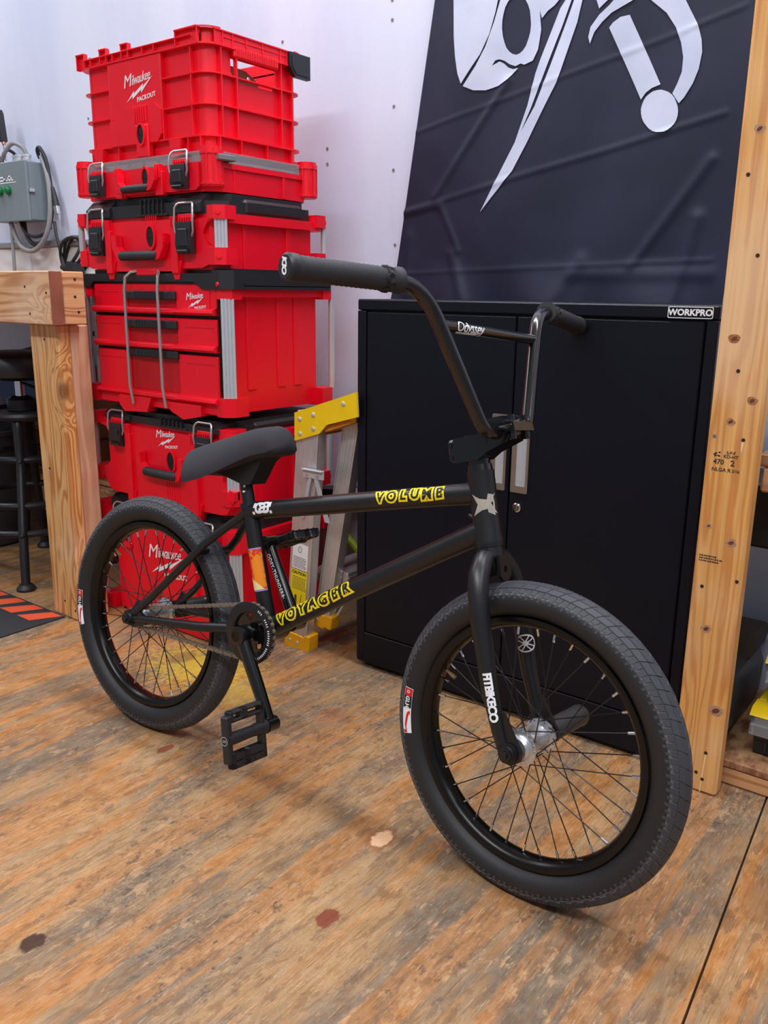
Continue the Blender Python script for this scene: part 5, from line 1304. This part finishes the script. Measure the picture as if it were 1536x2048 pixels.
sticker(GR, lines+[rrect(-.014, -.006, .11, .145, .003), [(.002, .10), (.004, .10), (.012, .15), (.010, .15)]], .0001, .0006, 'print', None, y1)
v, f = text2d('CAUTION', .0115, .0001, bold=.0003, space=.95); MB(L).add(v, f, Mf @ Matrix.Translation((-.0015, -.0026, .2085)) @ Matrix.Rotation(PI/2, 4, 'X')).build('print', BLACK, y1)
# small things by the wall behind the ladder
tag(MB((-1.62, 1.96, .0)).tube([(-1.72, 1.985, .27), (-1.64, 1.97, .215), (-1.56, 1.975, .15), (-1.45, 1.98, .07), (-1.40, 1.985, .02)], .014, 10).build('garden_hose', plain('lime_hose', (150, 170, 20), .5)), 'lime green hose end lying against the wall behind the ladder', 'hose')
L = (-1.64, 1.96, .28)
bp = empty('power_supply', L, 'black power box on the wall behind the folded ladder', 'power box')
b = MB(L); b.prism([(-1.80, .345), (-1.58, .372), (-1.47, .392), (-1.47, .33), (-1.58, .315), (-1.80, .30)], 1, 1.955, WALLY-.001); b.build('casing', BLK, bp)

# ================================================================ WORKBENCH
L = (-2.9, 1.65, 0)
wb = empty('workbench', L, 'fir lumber workbench with doubled corner leg left of the red tool boxes', 'workbench')
by = 1.298
MB(L).box(-3.9, -2.084, by, by+.038, .857, .996, .003).build('front_beam', W_BENCH, wb)
MB(L).box(-2.1225, -2.0845, by+.0385, 1.404, .857, .9955, .003).build('side_beam', W_SIDE, wb)
MB(L).box(-2.0838, -2.0825, by+.0005, by+.0375, .858, .995, .0004).build('end_grain', plain('end_grain', (146, 86, 66), .7, var=.25), wb)
MB(L).box(-2.262, -2.124, by+.0385, by+.0765, 0, .8565, .004).build('leg', W_LEG, wb)
MB(L).box(-2.1635, -2.1245, by+.077, by+.137, 0, .8565, .006).build('leg', W_LEG2, wb, label='pinkish lumber leg board')
MB(L).box(-3.9, -2.124, by+.04, 1.404, .975, .9945, .002).build('bench_top', OSB, wb); MB(L).box(-3.9, -2.27, 1.4045, 2.0, .975, .9945, .002).build('bench_top', OSB, wb)
MB(L).box(-2.42, -2.28, 1.90, 1.938, 0, .974, .004).build('leg', W_LEG, wb)
MB(L).box(-3.9, -2.27, 1.80, 1.838, .10, .24, .003).build('lower_rail', W_BENCH, wb)
for x, z in ((-2.20, .955), (-2.185, .885), (-2.10, .94)): screw(wb, L, x, by, z, HOLE)
for x, z in ((-2.19, .815), (-2.22, .45), (-2.15, .03), (-2.2, .05)): screw(wb, L, x, by+.0385, z, HOLE)
for y, z in ((1.375, .975), (1.372, .93), (1.38, .89)):
    b = MB(L); b.cyl((-2.0848, y, z), (-2.0838, y, z), .0038, 12); b.build('screw_hole', HOLE, wb)
L = (-3.0, 1.9, .3)
ls = tag(MB(L).box(-3.9, -2.28, 1.84, 2.0, .24, .258, .002).build('lower_shelf', W_BENCH), 'narrow wooden shelf along the wall under the workbench', 'shelf')
L = (-3.2, 1.93, .26)
cb_ = empty('cardboard_box', L, 'brown cardboard box with blue print on the shelf behind the stool', 'box')
MB(L).box(-3.45, -2.78, 1.855, 1.99, .4, .66, .003).build('carton', plain('brown_cardboard', (150, 104, 74), .8, var=.1), cb_)
MB(L).box(-3.40, -3.075, 1.8535, 1.8548, .46, .62, .0002).build('print', plain('blue_print', (36, 66, 120), .6), cb_)
L = (-3.1, 1.75, .26)
ct_ = empty('carton', L, 'plain brown carton under the cardboard box with blue print', 'box')
MB(L).box(-3.6, -2.75, 1.855, 1.995, .259, .399, .003).build('carton_body', plain('dark_cardboard', (136, 92, 62), .8, var=.1), ct_)
L = (-3.06, 1.5, 0)
bn = empty('waste_bin', L, 'dark grey plastic bin under the workbench left of the stool', 'bin')
b = MB(L); b.lathe([(.001, .006), (.14, .004), (.15, .01), (.185, .42), (.192, .425), (.192, .44), (.178, .44), (.145, .012), (.001, .012)], 2, 28, (-3.16, 1.62, 0)); b.build('tub', plain('charcoal_plastic', (48, 49, 54), .5), bn)
tag(MB((-2.5, 1.9, .75)).tube([(-3.6, 1.70, .60), (-3.0, 1.82, .74), (-2.62, 1.90, .82), (-2.30, 1.95, .85)], .009, 8).build('blue_strap', plain('navy_strap', (40, 62, 92), .6)), 'dark blue cord slung under the workbench top', 'cord')

# stool --------------------------------------------------------------------
SX, SY = -2.705, 1.546
L = (SX, SY, 0)
sl = empty('work_stool', L, 'black round work stool with four splayed tube legs under the workbench', 'stool')
STB = plain('black_powder_tube', (30, 31, 35), .4)
b = MB(L).lathe([(.001, .668), (.150, .668), (.166, .675), (.170, .690), (.170, .718), (.160, .736), (.140, .745), (.001, .748)], 2, 36, (SX, SY, 0)); b.build('seat', plain('black_vinyl', (32, 33, 40), .4), sl)
b = MB(L); b.lathe([(.001, .655), (.06, .655), (.075, .668), (.001, .668)], 2, 24, (SX, SY, 0)); b.tube([(SX+.02, SY, .645), (SX+.10, SY+.03, .62), (SX+.13, SY+.04, .60)], .005, 8); b.build('seat_plate', STB, sl)
MB(L).cyl((SX, SY, .54), (SX, SY, .66), .016, 16).build('gas_lift', CHROME, sl)
b = MB(L); b.cyl((SX, SY, .40), (SX, SY, .545), .036, 20); b.lathe([(.03, .555), (.046, .555), (.046, .59), (.03, .60), (.03, .555)], 2, 20, (SX, SY, 0)); b.build('sleeve', STB, sl)
b = MB(L); b.tube([(SX+.120*cos(a), SY+.120*sin(a), .545) for a in [2*PI*i/36 for i in range(36)]], .017, 10, closed=True); b.lathe([(.03, .54), (.115, .545), (.115, .55), (.03, .552)], 2, 28, (SX, SY, 0)); b.build('top_ring', STB, sl)
a0 = math.atan2(1.389-SY, -2.507-SX)
for k in range(4):
    a = a0+k*PI/2; u = V((cos(a), sin(a), 0)); c0 = V((SX, SY, 0))
    b = MB(L); b.tube(bez([c0+u*.06+V((0, 0, .535)), c0+u*.115+V((0, 0, .545)), c0+u*.125+V((0, 0, .40)), c0+u*.215+V((0, 0, .17)), c0+u*.252+V((0, 0, .012))], 5), .0145, 12)
    lg = b.build('leg', STB, sl)
    b = MB(L); b.lathe([(.001, 0), (.030, 0), (.030, .008), (.020, .020), (.001, .024)], 2, 18, tuple(c0+u*.252)); b.build('foot_pad', BLK, lg)
    b = MB(L); b.ball(tuple(c0+u*.228+V((0, 0, .175))), .007); b.ball(tuple(c0+u*.140+V((0, 0, .40))), .007); b.build('bolt', STB, lg)
for r_, z in ((.126, .405), (.178, .262), (.205, .175)):
    b = MB(L); b.tube([(SX+r_*cos(a), SY+r_*sin(a), z) for a in [2*PI*i/40 for i in range(40)]], .0115, 10, closed=True); b.build('foot_ring', STB, sl)

# mat ------------------------------------------------------------------------
L = (-2.7, .95, 0)
mt = empty('rubber_mat', L, 'black rubber floor mat with orange hazard stripes in front of the workbench', 'mat')
mx1, my1, mx0, my0 = -2.196, 1.330, -3.9, .45
MB(L).prism([(mx0, my0), (mx1, my0), (mx1, my1), (mx0, my1)], 2, .0003, .004).build('pad', plain('black_rubber_mat', (42, 43, 48), .75, grain=.2, gscale=300), mt)
ORM = plain('orange_stripe', (226, 84, 44), .7)
x = mx1-.012; first = None
for k in range(16):
    pl2 = [(x-.050, my1-.006), (x, my1-.006), (x-.010-.062, my1-.085), (x-.010-.062-.050, my1-.085)]
    if first is None: first = MB(L).prism([(-.060+mx1, my1-.006), (mx1-.008, my1-.006), (mx1-.052, my1-.085), (mx1-.118, my1-.085)], 2, .0041, .0046).build('hazard_stripe', ORM, mt)
    else:
        q = first.copy(); C.objects.link(q); q.location = (-k*.098, 0, 0)

# ================================================================ WALL FITTINGS AT THE LEFT
L = (-3.3, 1.97, 1.2)
eb = empty('control_box', L, 'grey steel control box with green push buttons on the wall at the left edge', 'electrical box')
ex0, ex1, ey = -3.46, -3.182, 1.922
b = MB(L); b.box(ex0, ex1, ey+.012, WALLY-.001, 1.205, 1.418, .003); b.build('enclosure', GREY, eb)
dd = MB(L).box(ex0-.003, ex1+.003, ey, ey+.011, 1.202, 1.421, .003).build('door', GREY, eb)
b = MB(L); b.box(ex1-.002, ex1+.012, ey+.004, ey+.03, 1.306, 1.320, .002); b.cyl((ex1+.004, ey+.02, 1.313), (ex1+.014, ey+.02, 1.313), .006, 10); b.build('door_clip', CHROME, eb)
for x in (-3.362, -3.305):
    b = MB(L); b.cyl((x, ey, 1.318), (x, ey-.010, 1.318), .0165, 24); b.ball((x, ey-.010, 1.318), .0145, (1, .6, 1)); b.build('push_button', plain('green_button', (8, 112, 62), .25), dd, label='green push button')
b = MB(L)
for x0_, x1_, z0_, z1_ in ((-3.375, -3.33, 1.352, 1.357), (-3.375, -3.33, 1.364, 1.369), (-3.338, -3.33, 1.352, 1.369), (-3.318, -3.272, 1.352, 1.357), (-3.308, -3.282, 1.366, 1.371), (-3.308, -3.303, 1.352, 1.371), (-3.287, -3.282, 1.352, 1.371), (-3.385, -3.255, 1.344, 1.347)): b.box(x0_, x1_, ey-.0008, ey, z0_, z1_, .0002)
b.build('lettering', WHITE, dd, label='white block lettering')
for x, y in ((-3.305, 1.965), (-3.268, 1.955), (-3.232, 1.965)):
    b = MB(L); b.cyl((x, y, 1.418), (x, y, 1.430), .019, 6); b.cyl((x, y, 1.430), (x, y, 1.440), .015, 18); b.cyl((x, y, 1.440), (x, y, 1.448), .017, 8); b.build('cable_gland', ALU, eb)
def cable(name, label, pts, r, m_, n=7, cat='cable'):
    p = [V(q) for q in pts]; out = []
    for i in range(len(p)-1):
        p0, p1, p2, p3 = p[max(i-1, 0)], p[i], p[i+1], p[min(i+2, len(p)-1)]
        for j in range(n):
            t_ = j/n; out.append(.5*((2*p1)+(p2-p0)*t_+(2*p0-5*p1+4*p2-p3)*t_**2+(3*p1-3*p2+p3-p0)*t_**3))
    out.append(p[-1]); c = p[0]
    return tag(MB(c).tube(out, r, 8).build(name, m_, ang=80), label, cat)
o = cable('power_cable', 'thick grey cable looping from the top of the control box', [(-3.232, 1.965, 1.447), (-3.245, 1.955, 1.475), (-3.285, 1.94, 1.488), (-3.33, 1.93, 1.455), (-3.36, 1.935, 1.430)], .008, CABLE_G)
o = cable('power_cable', 'thick grey cable looping down beside the control box', [(-3.175, 1.99, 1.44), (-3.135, 1.985, 1.36), (-3.120, 1.975, 1.24), (-3.145, 1.965, 1.15), (-3.215, 1.955, 1.095), (-3.295, 1.95, 1.105), (-3.345, 1.95, 1.16), (-3.365, 1.95, 1.21)], .0095, CABLE_G)
o = cable('power_cable', 'thin black cable arching over the control box into its gland', [(-3.305, 1.965, 1.447), (-3.315, 1.955, 1.462), (-3.335, 1.945, 1.468), (-3.37, 1.94, 1.442), (-3.40, 1.94, 1.425)], .006, CABLE_B)
o = cable('power_cable', 'thick black cable hanging from the right gland past the control box', [(-3.200, 2.0, 1.435), (-3.197, 1.99, 1.462), (-3.172, 1.985, 1.468), (-3.145, 1.99, 1.42), (-3.128, 1.99, 1.32), (-3.130, 1.985, 1.22), (-3.16, 1.97, 1.145), (-3.225, 1.965, 1.115), (-3.28, 1.965, 1.15), (-3.30, 1.97, 1.205)], .0078, CABLE_B)
o = cable('power_cable', 'black cable drooping below the control box', [(-3.30, 1.955, 1.204), (-3.27, 1.95, 1.165), (-3.215, 1.955, 1.145), (-3.165, 1.97, 1.155), (-3.14, 1.985, 1.18)], .0062, CABLE_B)
L = (-3.10, 2.0, 1.25)
cn = empty('cable_connector', L, 'black and silver cable connector hanging beside the control box', 'connector')
b = MB(L); b.tube([(-3.115, 1.99, 1.325), (-3.106, 1.99, 1.285), (-3.100, 1.99, 1.255)], [.006, .011, .013], 12); b.build('boot', BLK, cn)
b = MB(L); b.tube([(-3.100, 1.99, 1.255), (-3.096, 1.99, 1.225)], .0125, 14); b.tube([(-3.096, 1.99, 1.224), (-3.094, 1.99, 1.205)], .010, 14); b.build('ferrule', CHROME, cn)
L = (-3.02, 1.99, 1.08)
cc = empty('coiled_cable', L, 'coil of black cable hanging on the wall between control box and tool boxes', 'cable')
for k in range(4):
    rnd = random.Random(k); c_ = V((-3.018+.004*k, 1.975+.008*k, 1.080-.003*k)); b = MB(L)
    b.tube([c_+V(((.062+.005*k)*cos(t_)*.92+.030*sin(t_), .01*sin(2*t_+k), (.058+.004*k)*sin(t_))) for t_ in [2*PI*j/36 for j in range(36)]], .0062, 8, closed=True); b.build('cable_loop', CABLE_B, cc, ang=80)
MB(L).tube([(-3.115, 1.985, 1.20), (-3.10, 1.98, 1.15), (-3.085, 1.98, 1.10), (-3.07, 1.98, 1.05), (-3.045, 1.97, 1.02)], .0058, 8).build('cable_tail', CABLE_B, cc)
MB(L).tube([(-3.06, 1.97, 1.03), (-3.03, 1.965, 1.025), (-3.01, 1.97, 1.03)], .011, 8).build('tie', BLK, cc)
tag(MB((-2.98, 1.97, .99)).prism([(-3.02, .997), (-2.94, .997), (-2.955, 1.04), (-2.985, 1.05)], 1, 1.94, 1.99).build('black_clamp', BLK), 'small black clamp standing at the back of the workbench top', 'clamp')
L = (-3.3, 2.0, 1.12)
tr_ = MB((-3.2, 2.0, 1.12)).box(-4.2, -2.45, WALLY-.026, WALLY-.0005, 1.108, 1.132, .004).build('trim_1', plain('grey_conduit', (150, 154, 160), .4, .3)); tag(tr_, kind='structure')
v_s = MB((-3.2, 2.0, 1.04)); v_s.grid(lambda u, w_: (-4.2+1.75*u, WALLY-.012-.006*sin(u*60+3*sin(w_*5))*w_-.008*sin(u*23), 1.106-.115*w_), 110, 6)
tag(v_s.build('plastic_sheet', plain('white_sheet', (226, 226, 230), .35), ang=80), 'white plastic sheet hanging below the grey conduit behind the workbench', 'sheet')
tag(MB((-3.36, 1.93, 1.02)).tube([(-3.36, 1.945, .996), (-3.352, 1.945, 1.20)], .007, 8).build('conduit_pipe', CABLE_G), 'thin grey pipe running up to the bottom of the control box', 'pipe')
L = (-3.34, 1.93, 1.45)
sg = empty('blow_gun', L, 'black handled tool with copper tip hanging above the control box', 'tool')
b = MB(L); b.prism([(-3.385, 1.62), (-3.352, 1.615), (-3.343, 1.60), (-3.331, 1.50), (-3.347, 1.497), (-3.358, 1.55), (-3.40, 1.545)], 1, 1.925, 1.95); b.build('handle', BLK, sg)
b = MB(L); b.tube([(-3.339, 1.937, 1.498), (-3.337, 1.937, 1.488)], .007, 10); b.build('collar', plain('copper', (196, 124, 74), .3, .9), sg)
b = MB(L); b.tube([(-3.342, 1.937, 1.49), (-3.338, 1.938, 1.43)], .0028, 8); b.tube([(-3.335, 1.937, 1.49), (-3.331, 1.938, 1.43)], .0028, 8); b.build('prong', WIRE, sg)
